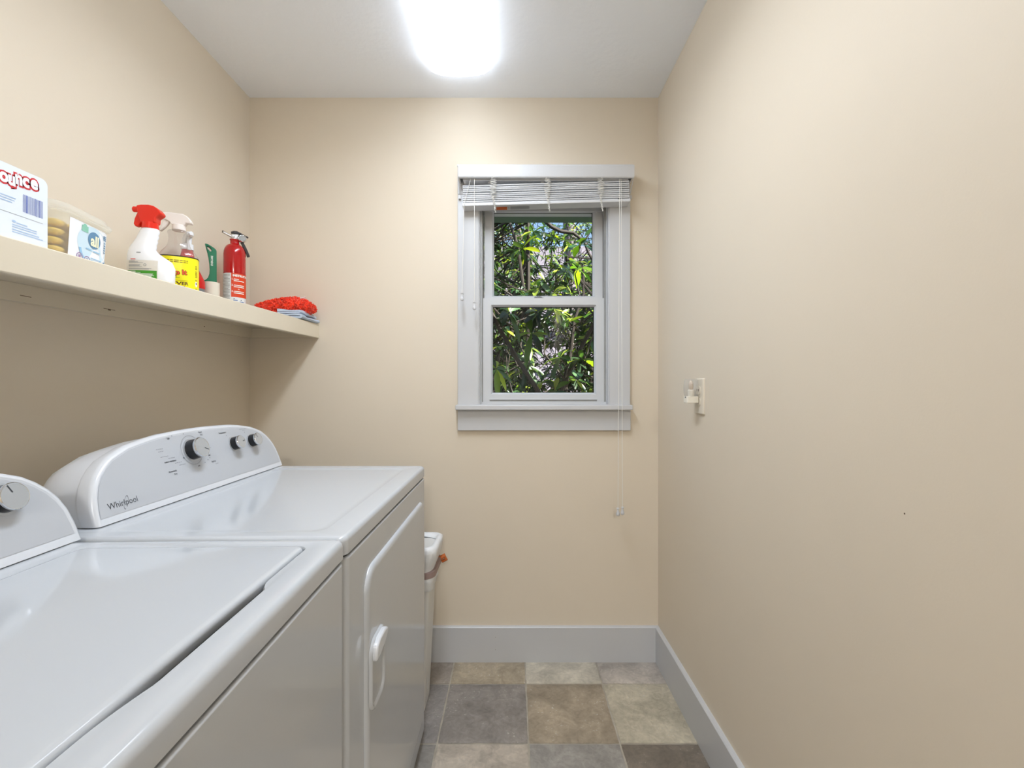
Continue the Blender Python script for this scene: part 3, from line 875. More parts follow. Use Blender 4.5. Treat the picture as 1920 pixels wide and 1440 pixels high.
# ---- washer
W0, W1, WXB = 0.123, 0.824, -1.000
wr = thing('washing_machine', (-0.65, 0.47, 0), 'white top-loading washing machine nearest the camera, with a smooth lid and scooped finger recess', 'washing machine')
appliance_body(wr, W0, W1, ZT, WXB)
# console side seam, cabinet front seam
LX0, LX1, LY0_, LY1_ = -0.735, -0.357, 0.155, 0.7860
def bulge(a, b):
    if abs(a-LXo) < 1e-6 or a > LXo-0.0005:
        t = (b-0.352)/(0.648-0.352)
        if 0 < t < 1:
            sft = math.sin(math.pi*t)
            k1 = min(1.0, t/0.66); k2 = min(1.0, (1-t)/0.24)
            a += 0.0310*k1*k1*(3-2*k1)*k2*k2*(3-2*k2)
    return a, b
def lr(ins, z, r, b=False):
    global LXo
    LXo = LX1-ins
    return rrect(LX0+ins, LX1-ins, LY0_+ins, LY1_-ins, r, z, 60, 8, bulge if b else None)
XW0, XW1 = WXB, XF
def ow(ins, z): return rrect(XW0+ins, XW1-ins, W0+ins, W1-ins, max(0.014-ins*0.3, 0.004), z, 60, 8)
m = MB()
m.rings([ow(0.004, ZT-0.036), ow(0.0, ZT-0.034), ow(0.0, ZT-0.012), ow(0.0015, ZT-0.006), ow(0.005, ZT-0.002), ow(0.010, ZT-0.0003), ow(0.018, ZT),
         lr(-0.020, ZT, 0.035), lr(-0.014, ZT-0.0018, 0.028), lr(-0.004, ZT-0.002, 0.020, True), lr(-0.002, ZT-0.005, 0.018, True), lr(0.0, ZT-0.016, 0.016, True), lr(0.003, ZT-0.050, 0.014, True)], True, False)
m.rings([lr(0.002, ZT-0.050, 0.014, True), lr(0.02, ZT-0.052, 0.012)], False, True)
m.build('top_panel', 'enamel', wr, smooth=50, wn=True)
m = MB()
def ll(ins, z, r): return rrect(LX0+ins, LX1-ins, LY0_+ins, LY1_-ins, r, z, 12, 8)
m.rings([ll(0.006, ZT-0.016, 0.014), ll(0.001, ZT-0.014, 0.016), ll(0.0, ZT-0.006, 0.016), ll(0.001, ZT-0.002, 0.016), ll(0.004, ZT+0.0005, 0.014), ll(0.010, ZT+0.0015, 0.012), ll(0.05, ZT+0.0025, 0.03), ll(0.12, ZT+0.003, 0.03)])
m.build('lid', 'enamel', wr, smooth=50, wn=True)
CX[0] = 0.027
con = console(wr, 0.128, 0.831, ZT)
knob(con, 0.726, 0.098, ZT, 0.0225, 0.019, R(112))
knob(con, 0.64, 0.104, ZT, 0.0200, 0.024, R(90))
knob(con, 0.44, 0.110, ZT, 0.0268, 0.029, R(60))
logo(con, 0.19, 0.033, ZT, 0.066)
m = MB(); fm = lambda u, v: face_pt(u, v, -0.0004, ZT)
for (u, v, L) in ((0.700, 0.141, 0.030), (0.708, 0.134, 0.016)): dashes(m, u, v, L, seed=5)
m.build('dial_marks', 'ink', con, smooth=0, recalc=False)
ang = R(1.6)                    # the washer stands a touch askew; its far front corner stays put
pv = Vector((-0.303, 0.824, 0)); o_ = Vector(wr.location)
wr.location = pv + Matrix.Rotation(ang, 3, 'Z') @ (o_ - pv)
wr.rotation_euler = (0, 0, ang)

# ------------------------------------------------------------------ waste bin behind the dryer
bn = thing('waste_bin', (-0.44, 1.715, 0), 'slim white plastic waste bin with a liner, between dryer and back wall', 'waste bin')
m = MB()
def br_(z, k): 
    x1 = -0.322 + 0.028*k; x0 = -0.56 - 0.03*k; y0 = 1.648 - 0.018*k; y1 = 1.778 + 0.022*k
    return rrect(x0, x1, y0, y1, 0.018, z, 4, 6)
m.rings([br_(0.002, 0), br_(0.010, 0.02), br_(0.57, 0.95), br_(0.572, 1.12), br_(0.592, 1.12)])
m.box(-0.330, -0.3165, 1.700, 1.722, 0.06, 0.45)
m.build('body', 'bin', bn, smooth=40)
m = MB(); rnd = random.Random(4); rs = []
prof = [(0.440, -0.010), (0.455, 0.006), (0.475, 0.003), (0.492, 0.012), (0.505, 0.004), (0.525, 0.006), (0.548, 0.012), (0.570, 0.020), (0.590, 0.022), (0.603, 0.022), (0.612, 0.016), (0.610, 0.004), (0.595, -0.004)]
for k, (z, e) in enumerate(prof):
    base = rrect(-0.59-e, -0.294+e, 1.632-e, 1.798+e, 0.032, z, 10, 6)
    rs.append([(a+0.003*noise.noise(Vector((a*30, b*30, c*22))), b+0.003*noise.noise(Vector((b*30, a*30, c*22+9))), c+(0.010*noise.noise(Vector((a*18, b*18, k*.2))))) for a, b, c in base])
m.rings(rs, False, False)
m.build('liner', 'bag', bn, smooth=80)
m = MB(); rs = []
for z, e in ((0.500, 0.010), (0.502, 0.0135), (0.522, 0.0135), (0.524, 0.009)):
    rs.append([(a, b, c + 0.10*(a+0.294)) for a, b, c in rrect(-0.585-e, -0.292+e, 1.634-e, 1.796+e, 0.03, z, 4, 6)])
m.rings(rs)
m.build('liner_band', 'band', bn, smooth=40)
m = MB()
m.tube([(-0.288, 1.775, 0.515), (-0.266, 1.778, 0.528), (-0.260, 1.782, 0.512), (-0.276, 1.784, 0.503)], [0.010, 0.009, 0.007, 0.006], 8)
m.build('liner_tie', 'band_o', bn, smooth=50)

# ------------------------------------------------------------------ wall outlet plate and night light
plate_y, plate_z = 1.530, 1.156
pl = thing('wall_outlet', (XR, plate_y, plate_z), 'almond electrical wall plate on the right wall', 'wall outlet')
def rx(y0, y1, z0, z1, r, x): return [(x, a, b) for a, b, _ in rrect(y0, y1, z0, z1, r, 0, 1, 4)]
m = MB()
m.rings([rx(plate_y-.036, plate_y+.036, plate_z-.060, plate_z+.060, .004, XR), rx(plate_y-.036, plate_y+.036, plate_z-.060, plate_z+.060, .004, XR-.004), rx(plate_y-.033, plate_y+.033, plate_z-.057, plate_z+.057, .003, XR-.007)])
m.build('plate', 'outlet', pl, smooth=30)
for dz in (-0.0195, 0.0195):
    m = MB(); m.rings([rx(plate_y-.017, plate_y+.017, plate_z+dz-.014, plate_z+dz+.014, .010, XR-.0065), rx(plate_y-.017, plate_y+.017, plate_z+dz-.014, plate_z+dz+.014, .010, XR-.009)])
    m.mi = 1
    for dy in (-0.006, 0.006): m.box(XR-.0095, XR-.0088, plate_y+dy-.001, plate_y+dy+.001, plate_z+dz-.003, plate_z+dz+.005)
    m.build('socket', ['outlet', 'gap'], pl)
nlx = XR-0.030
nl = thing('night_light', (nlx, 1.535, plate_z+0.0), 'small plug-in night light with a clear shade, in the outlet', 'night light')
m = MB()
m.rings([[(x, y, z) for x, y, z in rrect(nlx-.020, XR-.0095, 1.535-.018, 1.535+.018, .006, zz, 1, 4)] for zz in (plate_z-.022, plate_z-.020, plate_z-0.002, plate_z+0.0)])
m.mi = 1; m.box(nlx-.021, nlx-.018, 1.528, 1.534, plate_z-.006, plate_z-.001)
m.build('base', ['nl_white', 'ink'], nl, bevel=0.001)
MB().lathe([(0.009, 0), (0.010, 0.006), (0.010, 0.020), (0.008, 0.022)], (nlx, 1.535, plate_z), n=20).build('socket', 'nl_white', nl)
MB().lathe([(0.005, 0), (0.0078, 0.008), (0.008, 0.018), (0.005, 0.028), (0.001, 0.032)], (nlx, 1.535, plate_z+.022), n=20).build('bulb', 'bulb', nl)
m = MB()
m.lathe([(0.0200, 0.0), (0.0235, 0.012), (0.0240, 0.030), (0.0225, 0.050), (0.0195, 0.060)], (nlx, 1.535, plate_z-0.001), n=28, c0=False, c1=False)
m.build('shade', 'shade', nl)

# ------------------------------------------------------------------ dryer sheet carton
bx = thing('dryer_sheet_box', (-0.98, 0.775, ztop(0.775)), 'white carton with puffy red-outlined lettering and a barcode, leftmost on the shelf', 'box')
zb = ztop(0.80); BX1 = -0.912; BY0, BY1 = 0.655, 0.893; BZ = 1.592
m = MB()
def cross(x): return [(x, a, b) for a, b, _ in rrect(BY0, BY1, zb, BZ, 0.012, 0, 2, 6)]
m.rings([[(-1.05, a, b) for _, a, b in cross(0)], [(BX1-0.002, a, b) for _, a, b in cross(0)], [(BX1, BY0+(a-BY0)*0.996+0.0004, b) for _, a, b in cross(0)]])
m.build('carton', 'box_w', bx, smooth=40)
def bxp(u, v): 
    y = F*0.912/(961-u); return y, EYE+(724-v)/F*y
fb = lambda u, v: (BX1+0.0004, u, v)
fb2 = lambda u, v: (BX1+0.0008, u, v)
m = MB()
LET = [('B', -16, 322, .036), ('o', 6.5, 329, .0335), ('u', 21.5, 336, .0335), ('n', 34.5, 335, .0335), ('c', 48, 340, .0335), ('e', 63.5, 344, .0335)]
for ch, u_, v_, z_ in LET:
    yq, zq_ = bxp(u_, v_); m.text(ch, z_, fb, yq, zq_, bold=0.135, sx=0.80)
lt = m.build('lettering_outline', 'red_print', bx, smooth=0, recalc=False)
m = MB()
for ch, u_, v_, z_ in LET:
    yq, zq_ = bxp(u_, v_); m.text(ch, z_, fb2, yq, zq_, bold=0.045, sx=0.80)
m.build('lettering', 'label_w', bx, smooth=0, recalc=False)
m = MB(); r_ = random.Random(2)
y0_, z0_ = bxp(43, 390); y1_, z1_ = bxp(81, 385)
y = y0_; k = 0
wd = [0.0008, 0.0010, 0.0036, 0.0008, 0.0008, 0.0007, 0.0008, 0.0007, 0.0018, 0.0016, 0.0008, 0.0022, 0.0006, 0.0008]
tot = sum(wd) + len(wd)*0.0012
s_ = (y1_-y0_)/tot
for q in wd:
    m.bar(y, y+q*s_, 1.5145, 1.5475, fb); y += (q+0.0012)*s_
m.build('barcode', 'bar_blue', bx, smooth=0, recalc=False)
m = MB(); m.bar(BY0+0.002, 0.883, 1.5046, 1.5052, fb); m.build('perforation', 'grey_lab', bx, smooth=0, recalc=False)
m = MB()
for (ua, ub, v) in ((0.77, 0.835, 1.5335), (0.77, 0.833, 1.5290), (0.77, 0.829, 1.5245), (0.836, 0.855, 1.4900), (0.829, 0.872, 1.4855), (0.829, 0.872, 1.4815), (0.829, 0.876, 1.4765), (0.829, 0.883, 1.4725)):
    m.bar(ua, ub, v-0.0009, v+0.0009, fb)
m.disc(0.832, 1.4915, 0.0034, 0.0022, fb, 12)
m.build('small_print', 'blue_print', bx, smooth=0, recalc=False)

# ------------------------------------------------------------------ detergent tub with pacs
tb_c = Vector((-1.004, 0.987, ztop(0.987)))
TM = Matrix.Translation(tb_c) @ Matrix.Rotation(R(11), 4, 'Z')
tub = thing('detergent_tub', tb_c, 'clear plastic tub with a pale blue label and yellow contents, second from the left', 'tub')
def sel(hx, hy, z, n=56, p=5.0):
    r = []
    for i in range(n):
        a = 2*math.pi*i/n; c, s_ = math.cos(a), math.sin(a)
        r.append((hx*math.copysign(abs(c)**(2/p), c), hy*math.copysign(abs(s_)**(2/p), s_), z))
    return r
m = MB(TM)
m.rings([sel(.066, .074, .001), sel(.068, .076, .006), sel(.073, .083, .104), sel(.0735, .0835, .107), sel(.079, .088, .108), sel(.079, .088, .111)], True, False)
m.build('body', 'frost', tub, smooth=60)
m = MB(TM)
m.rings([sel(.080, .089, .111), sel(.081, .090, .113), sel(.081, .090, .117), sel(.074, .083, .119), sel(.073, .082, .127), sel(.069, .078, .129), sel(.055, .065, .129)])
m.build('lid', 'frost', tub, smooth=40)
def ft(u, v, o=0.0008):      # front face of the tub, u along its length, v height
    hx = .068 + (.073-.068)*(v-.006)/.098; hy = .076 + (.083-.076)*(v-.006)/.098
    k = min(abs(u)/hy, 0.999)
    x = hx*(1-k**5.0)**0.2
    return Vector((x+o, u, v))
ftm = lambda o: (lambda u, v: ft(u*1.05-.004, v*1.08+.008, o))
m = MB(TM)
for k in range(12):
    a = -.052 + .122*k/12; b = -.052 + .122*(k+1)/12
    m.f([m.v(ft(a, .010, .0006)), m.v(ft(b, .010, .0006)), m.v(ft(b, .102, .0006)), m.v(ft(a, .102, .0006))])
lab = m.build('label', 'label_w', tub, smooth=60, recalc=False)
m = MB(TM); m.mi = 0
m.disc(.018, .050, .044, .036, ftm(.0009), 36); m.mi = 1
n = 30
for i in range(n):
    a0 = R(188 + 150*i/n); a1 = R(188+150*(i+1)/n); tk = 0.85 + 0.10*(i/n)
    q = [(a0, 1.0), (a1, 1.0), (a1, tk), (a0, tk-0.003)]
    m.f([m.v(ft(.020+.047*k_*math.cos(a), .052+.037*k_*math.sin(a), .0012)) for a, k_ in q])
m.mi = 2; m.disc(.021, .060, .0185, .0170, ftm(.0014), 30)
m.mi = 3; m.bar(-.016, .002, .070, .082, ftm(.0014), 3); m.disc(-.007, .082, .005, .004, ftm(.0014), 10)
m.build('label_artwork', ['lab_pale', 'lab_blue', 'lab_deep', 'lab_green'], lab, smooth=0, recalc=False)
m = MB(TM)
m.mi = 0; m.text('all', .0300, ftm(.0020), .022, .0575, bold=.035, sx=0.95)
m.mi = 1
m.disc(-.018, .018, .0085, .0075, ftm(.0014), 20, .80); m.disc(.003, .016, .0085, .0075, ftm(.0014), 20, .80)
m.bar(-.021, -.015, .015, .021, ftm(.0014)); m.bar(.001, .005, .013, .019, ftm(.0014))
m.mi = 2
for v in (.0225, .0185, .0145, .012): m.bar(.013, .046, v-.0008, v+.0008, ftm(.0014), 4)
for (a, b, v) in ((-.002, .014, .0385), (.019, .039, .0375)): m.bar(a, b, v-.0014, v+.0014, ftm(.0016), 3)
m.mi = 3
for v in (.078, .0745, .071): m.bar(.049, .061, v-.0011, v+.0011, ftm(.0014), 2)
for v in (.064, .059, .054, .049, .044, .022, .014): m.bar(.052, .059, v-.0012, v+.0012, ftm(.0014), 2)
m.build('lettering', ['cream_ink', 'purple_ink', 'lab_blue', 'lab_deep'], lab, smooth=0, recalc=False)
# pacs inside
m = MB(); m.rings([[(a*k, b*k, z) for a, b, _ in sel(.020, .017, 0, 16, 3)] for k, z in ((.3, .001), (.85, .004), (1.0, .009), (.85, .014), (.3, .0175))])
pac0 = m.build('detergent_pac', 'pac', None, smooth=80)
rnd = random.Random(8); spots = []
for L in range(5):
    for i in range(3):
        for j in range(4):
            spots.append((-.041+.041*i+rnd.uniform(-.002, .002), -.054+.036*j+rnd.uniform(-.0008, .0008), .0035+.0185*L))
for k, sp in enumerate(spots):
    o = pac0 if k == 0 else pac0.copy()
    if k: COL.objects.link(o)
    o.location = TM @ Vector(sp); o.rotation_euler = (0, 0, R(11)+rnd.uniform(-.12, .12))
    tag(o, 'yellow detergent pac inside the clear tub on the shelf', 'detergent pac', 'detergent pacs in the clear tub')

# ------------------------------------------------------------------ spray bottles
def bottle_rings(rows, n=40):
    rs = []
    for z, c, hw, hv, p in rows:
        r = []
        for i in range(n):
            a = 2*math.pi*i/n; co, si = math.cos(a), math.sin(a)
            r.append((c + hw*math.copysign(abs(co)**(2/p), co), hv*math.copysign(abs(si)**(2/p), si), z))
        rs.append(r)
    return rs
def surf(rows, off):
    """mapping (u, v) -> point on the bottle's front side (towards -y local)"""
    def f(u, v):
        for (a, b) in zip(rows, rows[1:]):
            if v <= b[0] or b is rows[-1]:
                t = (v-a[0])/(b[0]-a[0]) if b[0] > a[0] else 0
                t = min(max(t, 0), 1)
                c, hw, hv, p = (a[i]+(b[i]-a[i])*t for i in (1, 2, 3, 4)); break
        k = min(abs(u-c)/hw, 0.9995)
        y = hv*(1-k**p)**(1/p)
        nx = (u-c)/hw*0.6
        return Vector((u + (off*nx*1.2), -y-off, v))
    return f
def sprayer(M4, root, head, cap_r, cap_h, zc, lever, nozzle, colr, capcol, th=0.011, neckc=0.0, rear=None):
    """trigger sprayer: skirt at height zc, head outline, lever, nozzle"""
    Mh = M4 @ Matrix.Translation((neckc, 0, zc))
    m = MB(Mh)
    n = 36; rs = []
    for z, r in ((0, cap_r), (cap_h*.95, cap_r*.97), (cap_h, cap_r*.9)):
        rs.append([(r*(1+(.02 if i % 2 else 0))*math.cos(2*math.pi*i/n), r*(1+(.02 if i % 2 else 0))*math.sin(2*math.pi*i/n), z) for i in range(n)])
    m.rings(rs)
    hd = None
    m.build('collar', capcol, root, smooth=30)
    m = MB(Mh); m.prism(head, -th, th, 'y')
    hd = m.build('trigger_head', colr, root, bevel=0.005, segs=3)
    m = MB(Mh); m.prism(lever, -th*.6, th*.6, 'y'); m.build('trigger', colr, hd, bevel=0.0025, segs=2)
    m = MB(Mh @ Matrix.Translation(nozzle[0]) @ Matrix.Rotation(R(-90), 4, 'Y'))
    m.lathe([(nozzle[1], 0), (nozzle[1], nozzle[2]*.9), (nozzle[1]*.8, nozzle[2]), (0.002, nozzle[2])], n=20)
    m.build('nozzle', colr, hd)
    return hd

# white bottle with red head
wb = Vector((-0.998, 1.258, ztop(1.258)))
WM = Matrix.Translation(wb) @ Matrix.Rotation(R(9), 4, 'Z')
sb = thing('spray_bottle', wb, 'white spray bottle with a red trigger head and a green label panel', 'spray bottle')
rows = [(0.0, 0, .050, .024, 3), (.003, 0, .0535, .0275, 3), (.070, 0, .055, .029, 3), (.088, -.004, .052, .028, 2.8), (.1017, -.014, .042, .026, 2.6), (.112, -.020, .0345, .0245, 2.4),
        (.121, -.0215, .030, .0235, 2.2), (.129, -.0185, .0290, .023, 2.2), (.134, -.017, .0268, .0225, 2.2), (.142, -.013, .0270, .022, 2), (.147, -.012, .0248, .021, 2), (.156, -.008, .0248, .021, 2), (.161, -.0075, .0228, .020, 2), (.169, -.0045, .0232, .019, 2), (.176, -.003, .0200, .018, 2), (.180, -.003, .0150, .0145, 2), (.190, -.003, .0145, .0145, 2)]
m = MB(WM); m.rings(bottle_rings(rows)); m.build('body', 'bottle_w', sb, smooth=60)
s1_ = surf(rows, .0006); s2_ = surf(rows, .0010)
m = MB(WM)
for k in range(10):
    a = -.048+.078*k/10; b = -.048+.078*(k+1)/10
    rr_ = [.012, .03, .05, .068, .084]
    for q, w_ in zip(rr_, rr_[1:]): m.f([m.v(s1_(a, q)), m.v(s1_(b, q)), m.v(s1_(b, w_)), m.v(s1_(a, w_))])
lb1 = m.build('label', 'label_c', sb, smooth=60, recalc=False)
m = MB(WM)
for k in range(8):
    a = -.046+.074*k/8; b = -.046+.074*(k+1)/8
    m.f([m.v(s2_(a, .016)), m.v(s2_(b, .016)), m.v(s2_(b, .056)), m.v(s2_(a, .056))])
m.mi = 1
s3_ = surf(rows, .0014)
for i, v in enumerate((.053, .0500, .0470, .0445, .042, .0395, .037, .034, .029, .026, .023)):
    m.bar(-.042, -.042+(.020, .032, .062, .060, .064, .058, .030, .026, .062, .050, .060)[i], v-.0007, v+.0007, s3_, 6)
m.mi = 2
for i, v in enumerate((.081, .0785, .0765, .0715, .069, .0665, .0615, .0595)):
    m.bar(-.040, -.040+(.016, .024, .036, .030, .028, .034, .056, .050)[i], v-.0005, v+.0005, s3_, 6)
m.mi = 3; m.bar(-.036, -.023, .0855, .0875, s2_, 3)
m.mi = 2; m.disc(.0005, .071, .0036, .0034, s3_, 16, .7)
m.bar(-.022, -.012, .1040, .1062, s2_, 3)
m.build('label_print', ['green_lab', 'white_ink', 'ink_l', 'red_p'], lb1, smooth=0, recalc=False)
hp = lambda u, v, c, s_: ((u-c)/s_, (427-v)/s_)
H = [hp(u, v, 281, 682) for u, v in ((262, 385.5), (270, 383.6), (282, 383), (290, 384.5), (297, 389), (303, 396.5), (302.5, 400), (294.5, 406), (293.5, 416), (268.5, 416), (266, 405), (263, 396))]
Lv = [hp(u, v, 281, 682) for u, v in ((262, 396), (267, 403), (269, 414), (264.5, 422), (258, 423.5), (255.3, 419), (257, 409))]
hp0 = hp(262, 390.5, 281, 682)
sprayer(WM, sb, H, .0190, .018, .176, Lv, ((hp0[0]+.003, 0, hp0[1]), .0078, .0175), 'red_p', 'red_p', th=.0135, neckc=-.003)

# clear bottle with yellow label
yb = Vector((-1.012, 1.380, ztop(1.382)))
YM = Matrix.Translation(yb) @ Matrix.Rotation(R(26), 4, 'Z')
sy = thing('spray_bottle', yb, 'clear spray bottle with a bright yellow label and white trigger', 'spray bottle')
yrows = [(0.0, 0, .045, .030, 2.6), (.004, 0, .0495, .034, 2.6), (.128, 0, .0495, .034, 2.6), (.136, 0, .0480, .033, 2.5), (.147, 0, .0420, .031, 2.3), (.158, 0, .033, .027, 2.1), (.170, 0, .0275, .025, 2), (.184, 0, .0255, .0245, 2), (.197, 0, .0265, .0255, 2), (.203, 0, .0285, .0275, 2), (.208, 0, .0275, .0265, 2), (.212, 0, .0190, .0185, 2), (.222, 0, .0150, .0150, 2)]
m = MB(YM); m.rings(bottle_rings(yrows)); m.build('body', 'clear', sy, smooth=60)
# label wraps the oval body
def wrap(off):
    def f(u, v):      # u is arc position from the middle of the front, wraps round the sides
        hw, hv, p = .0495+off, .034+off, 2.6
        a = u/.0495*1.02
        a = math.pi*1.5 + a
        co, si = math.cos(a), math.sin(a)
        return Vector((hw*math.copysign(abs(co)**(2/p), co), hv*math.copysign(abs(si)**(2/p), si), v))
    return f
w1 = wrap(.0006); w2 = wrap(.0011); w3 = wrap(.0016)
m = MB(YM); U = .108; n = 48
for k in range(n):
    a = -U+2*U*k/n; b = -U+2*U*(k+1)/n
    m.f([m.v(w1(a, .010)), m.v(w1(b, .010)), m.v(w1(b, .128)), m.v(w1(a, .128))])
lb2 = m.build('label', 'yellow_lab', sy, smooth=60, recalc=False)
m = MB(YM)
for k in range(n):
    a = -U+2*U*k/n; b = -U+2*U*(k+1)/n
    m.f([m.v(w2(a, .1265)), m.v(w2(b, .1265)), m.v(w2(b, .1295)), m.v(w2(a, .1295))])
m.build('label_border', 'black_ink', lb2, smooth=60, recalc=False)
m = MB(YM); m.mi = 0
w2s = lambda u, v: w2(u-.022, v)
w3s = lambda u, v: w3(u-.022, v)
m.text('REMOVER', .0125, w2s, .014, .0470, bold=.03, sx=1.15, fine=.003)
for (a, b, v) in ((-.026, .045, .115), (-.026, .045, .110), (-.01, .038, .0390)): 
    q = a
    while q < b: m.bar(q, min(q+.006, b), v-.0009, v+.0009, w2s); q += .0075
m.bar(-.022, .045, 0.0555, .0562, w2s, 8)
m.mi = 1
for k in range(26):
    a = 2*math.pi*k/26; r0, r1 = .72, 1.0 + .12*(k % 3)
    c_, s_ = math.cos(a), math.sin(a)
    q = [(-.004+.028*r0*c_-.0005*s_, .078+.022*r0*s_+.0005*c_), (-.004+.028*r1*c_, .078+.022*r1*s_), (-.004+.028*r0*c_+.0005*s_, .078+.022*r0*s_-.0005*c_)]
    m.f([m.v(w2s(*p_)) for p_ in q])
m.text('stain', .005, w2s, .022, .0640, bold=.02, fine=.003, rot=R(6))
m.mi = 2
m.text('Whip', .0210, w2s, .003, .0765, bold=.07, fine=.003, rot=R(8)); m.text('It', .0195, w2s, .0365, .0800, bold=.07, fine=.003, rot=R(2))
m.mi = 3
m.text('Whip', .0210, w3s, .003, .0765, bold=.025, fine=.003, rot=R(8)); m.text('It', .0195, w3s, .0365, .0800, bold=.03, fine=.003, rot=R(2))
m.mi = 4; m.disc(.076, .050, .006, .008, w2s, 18)
m.mi = 0; m.disc(.0755, .052, .003, .003, w3s, 10)
for v in (.104, .100, .096, .088, .084, .080, .076, .072, .062, .036): m.bar(.071, .081, v-.0008, v+.0008, w2s, 2)
m.build('label_print', ['brown_ink', 'green_ink', 'brown_ink', 'orange_ink', 'label_w'], lb2, smooth=0, recalc=False)
H = [hp(u, v, 340, 618) for u, v in ((309.5, 396), (330, 395), (348, 396), (354.5, 399.5), (359, 404.5), (362.3, 410.5), (361, 413.5), (353, 412.5), (350, 418), (330, 418), (326, 412), (320, 409), (313, 407), (309, 404))]
Lv = [hp(u, v, 340, 618) for u, v in ((315, 406), (326, 411), (324, 416), (319, 423), (312.5, 430), (308.5, 429.5), (312, 422), (314.5, 413))]
hp0 = hp(311, 400, 340, 618)
SMh = Matrix.Translation(yb) @ Matrix.Rotation(R(16), 4, 'Z')
sprayer(SMh, sy, H, .0178, .017, .212, Lv, ((hp0[0]+.002, 0, hp0[1]), .0060, .006), 'trig_w', 'trig_w', th=.0095)

# red bottle behind it, white trigger
rb = Vector((-1.078, 1.508, ztop(1.51)))
RM = Matrix.Translation(rb) @ Matrix.Rotation(R(40), 4, 'Z')
sr = thing('spray_bottle', rb, 'red spray bottle with a grey foot, mostly hidden behind the yellow-labelled one', 'spray bottle')
rrows = [(.064, 0, .049, .031, 2.4), (.072, 0, .050, .032, 2.3), (.090, 0, .049, .032, 2.2), (.110, 0, .040, .028, 2.1), (.135, 0, .028, .023, 2), (.165, 0, .020, .019, 2), (.185, 0, .016, .016, 2), (.200, 0, .014, .014, 2)]
m = MB(RM); m.rings(bottle_rings(rrows)); m.build('body', 'red_d', sr, smooth=60)
m = MB(RM); m.rings(bottle_rings([(0, 0, .043, .028, 2.6), (.003, 0, .046, .031, 2.6), (.060, 0, .0475, .031, 2.4), (.064, 0, .0492, .0312, 2.4)])); m.build('foot', 'grey_p', sr, smooth=60)
H = [(-.040, .046), (-.036, .053), (.0, .054), (.020, .048), (.027, .036), (.022, .026), (.014, .018), (-.014, .018), (-.020, .036), (-.040, .038)]
Lv = [(-.030, .038), (-.020, .034), (-.018, .014), (-.022, -.004), (-.028, -.006), (-.028, .012)]
sprayer(Matrix.Translation(rb) @ Matrix.Rotation(R(138), 4, 'Z'), sr, H, .0175, .019, .190, Lv, ((-.036, 0, .045), .0065, .012), 'bottle_w', 'bottle_w', th=.010)

# ------------------------------------------------------------------ lint roller
def facing(p):
    v_ = Vector((p.x, p.y, 0)).normalized(); rt = Vector((v_.y, -v_.x, 0))
    return Matrix(((rt.x, v_.x, 0, p.x), (rt.y, v_.y, 0, p.y), (0, 0, 1, p.z), (0, 0, 0, 1)))
lp = Vector((-1.052, 1.588, ztop(1.588)))
LM = facing(lp)
lrl = thing('lint_roller', lp, 'lint roller with a green handle standing on its cream paper roll', 'lint roller')
m = MB(LM); m.lathe([(.0205, 0), (.0255, .0), (.0255, .0985), (.0205, .0985)], n=40)
m.mi = 1; m.lathe([(.0204, 0.0005), (.0204, .098)], n=30, c0=False, c1=False)
m.build('paper_roll', ['roll', 'roll_core'], lrl, smooth=40)
lpz = lambda u, v: ((u-395.8)/644, (724-v)/537*1.0 + EYE - lp.z)
hnd = [lpz(u, v) for u, v in ((384, 459), (389, 459.5), (394, 461.5), (400, 464.5), (405, 467.8), (406, 471), (406.3, 500), (406.5, 531.5), (381, 528.9), (386, 526), (390, 521.8), (392.4, 515), (393, 507), (392.3, 496), (390.6, 484), (388.5, 475))]
# ring handle hole: build the outline as two loops bridged
hole = [lpz(u, v) for u, v in ((388, 463.5), (392, 464.5), (395.5, 467.5), (397, 472), (394.5, 473), (391, 470), (388.8, 467))]
m = MB(LM)
def holed_prism(m, outer, inner, d0, d1):
    bm2 = bmesh.new()
    vo = [bm2.verts.new((a, 0, b)) for a, b in outer]; vi = [bm2.verts.new((a, 0, b)) for a, b in inner]
    ed = [bm2.edges.new((vo[i], vo[(i+1) % len(vo)])) for i in range(len(vo))] + [bm2.edges.new((vi[i], vi[(i+1) % len(vi)])) for i in range(len(vi))]
    bmesh.ops.triangle_fill(bm2, edges=ed, use_beauty=True, use_dissolve=False)
    for d in (d0, d1):
        mp = {v: m.v((v.co.x, d, v.co.z)) for v in bm2.verts}
        for f in bm2.faces: m.f([mp[v] for v in f.verts])
        if d == d0: A = mp
        else: B = mp
    for loop in (vo, vi):
        for i in range(len(loop)):
            a, b = loop[i], loop[(i+1) % len(loop)]
            m.f([A[a], A[b], B[b], B[a]])
    bm2.free()
holed_prism(m, hnd, hole, -.010, .010)
hn = m.build('handle', 'green_p', lrl, bevel=0.0022, segs=2)
m = MB(LM)
fh = lambda u, v: Vector((u, -.0106, v))
cu, cv = lpz(397.5, 490)
m.text('EVERCARE', .0080, fh, cu, cv, bold=.02, rot=R(90), sx=0.92)
m.build('lettering', 'white_ink', hn, smooth=0, recalc=False)

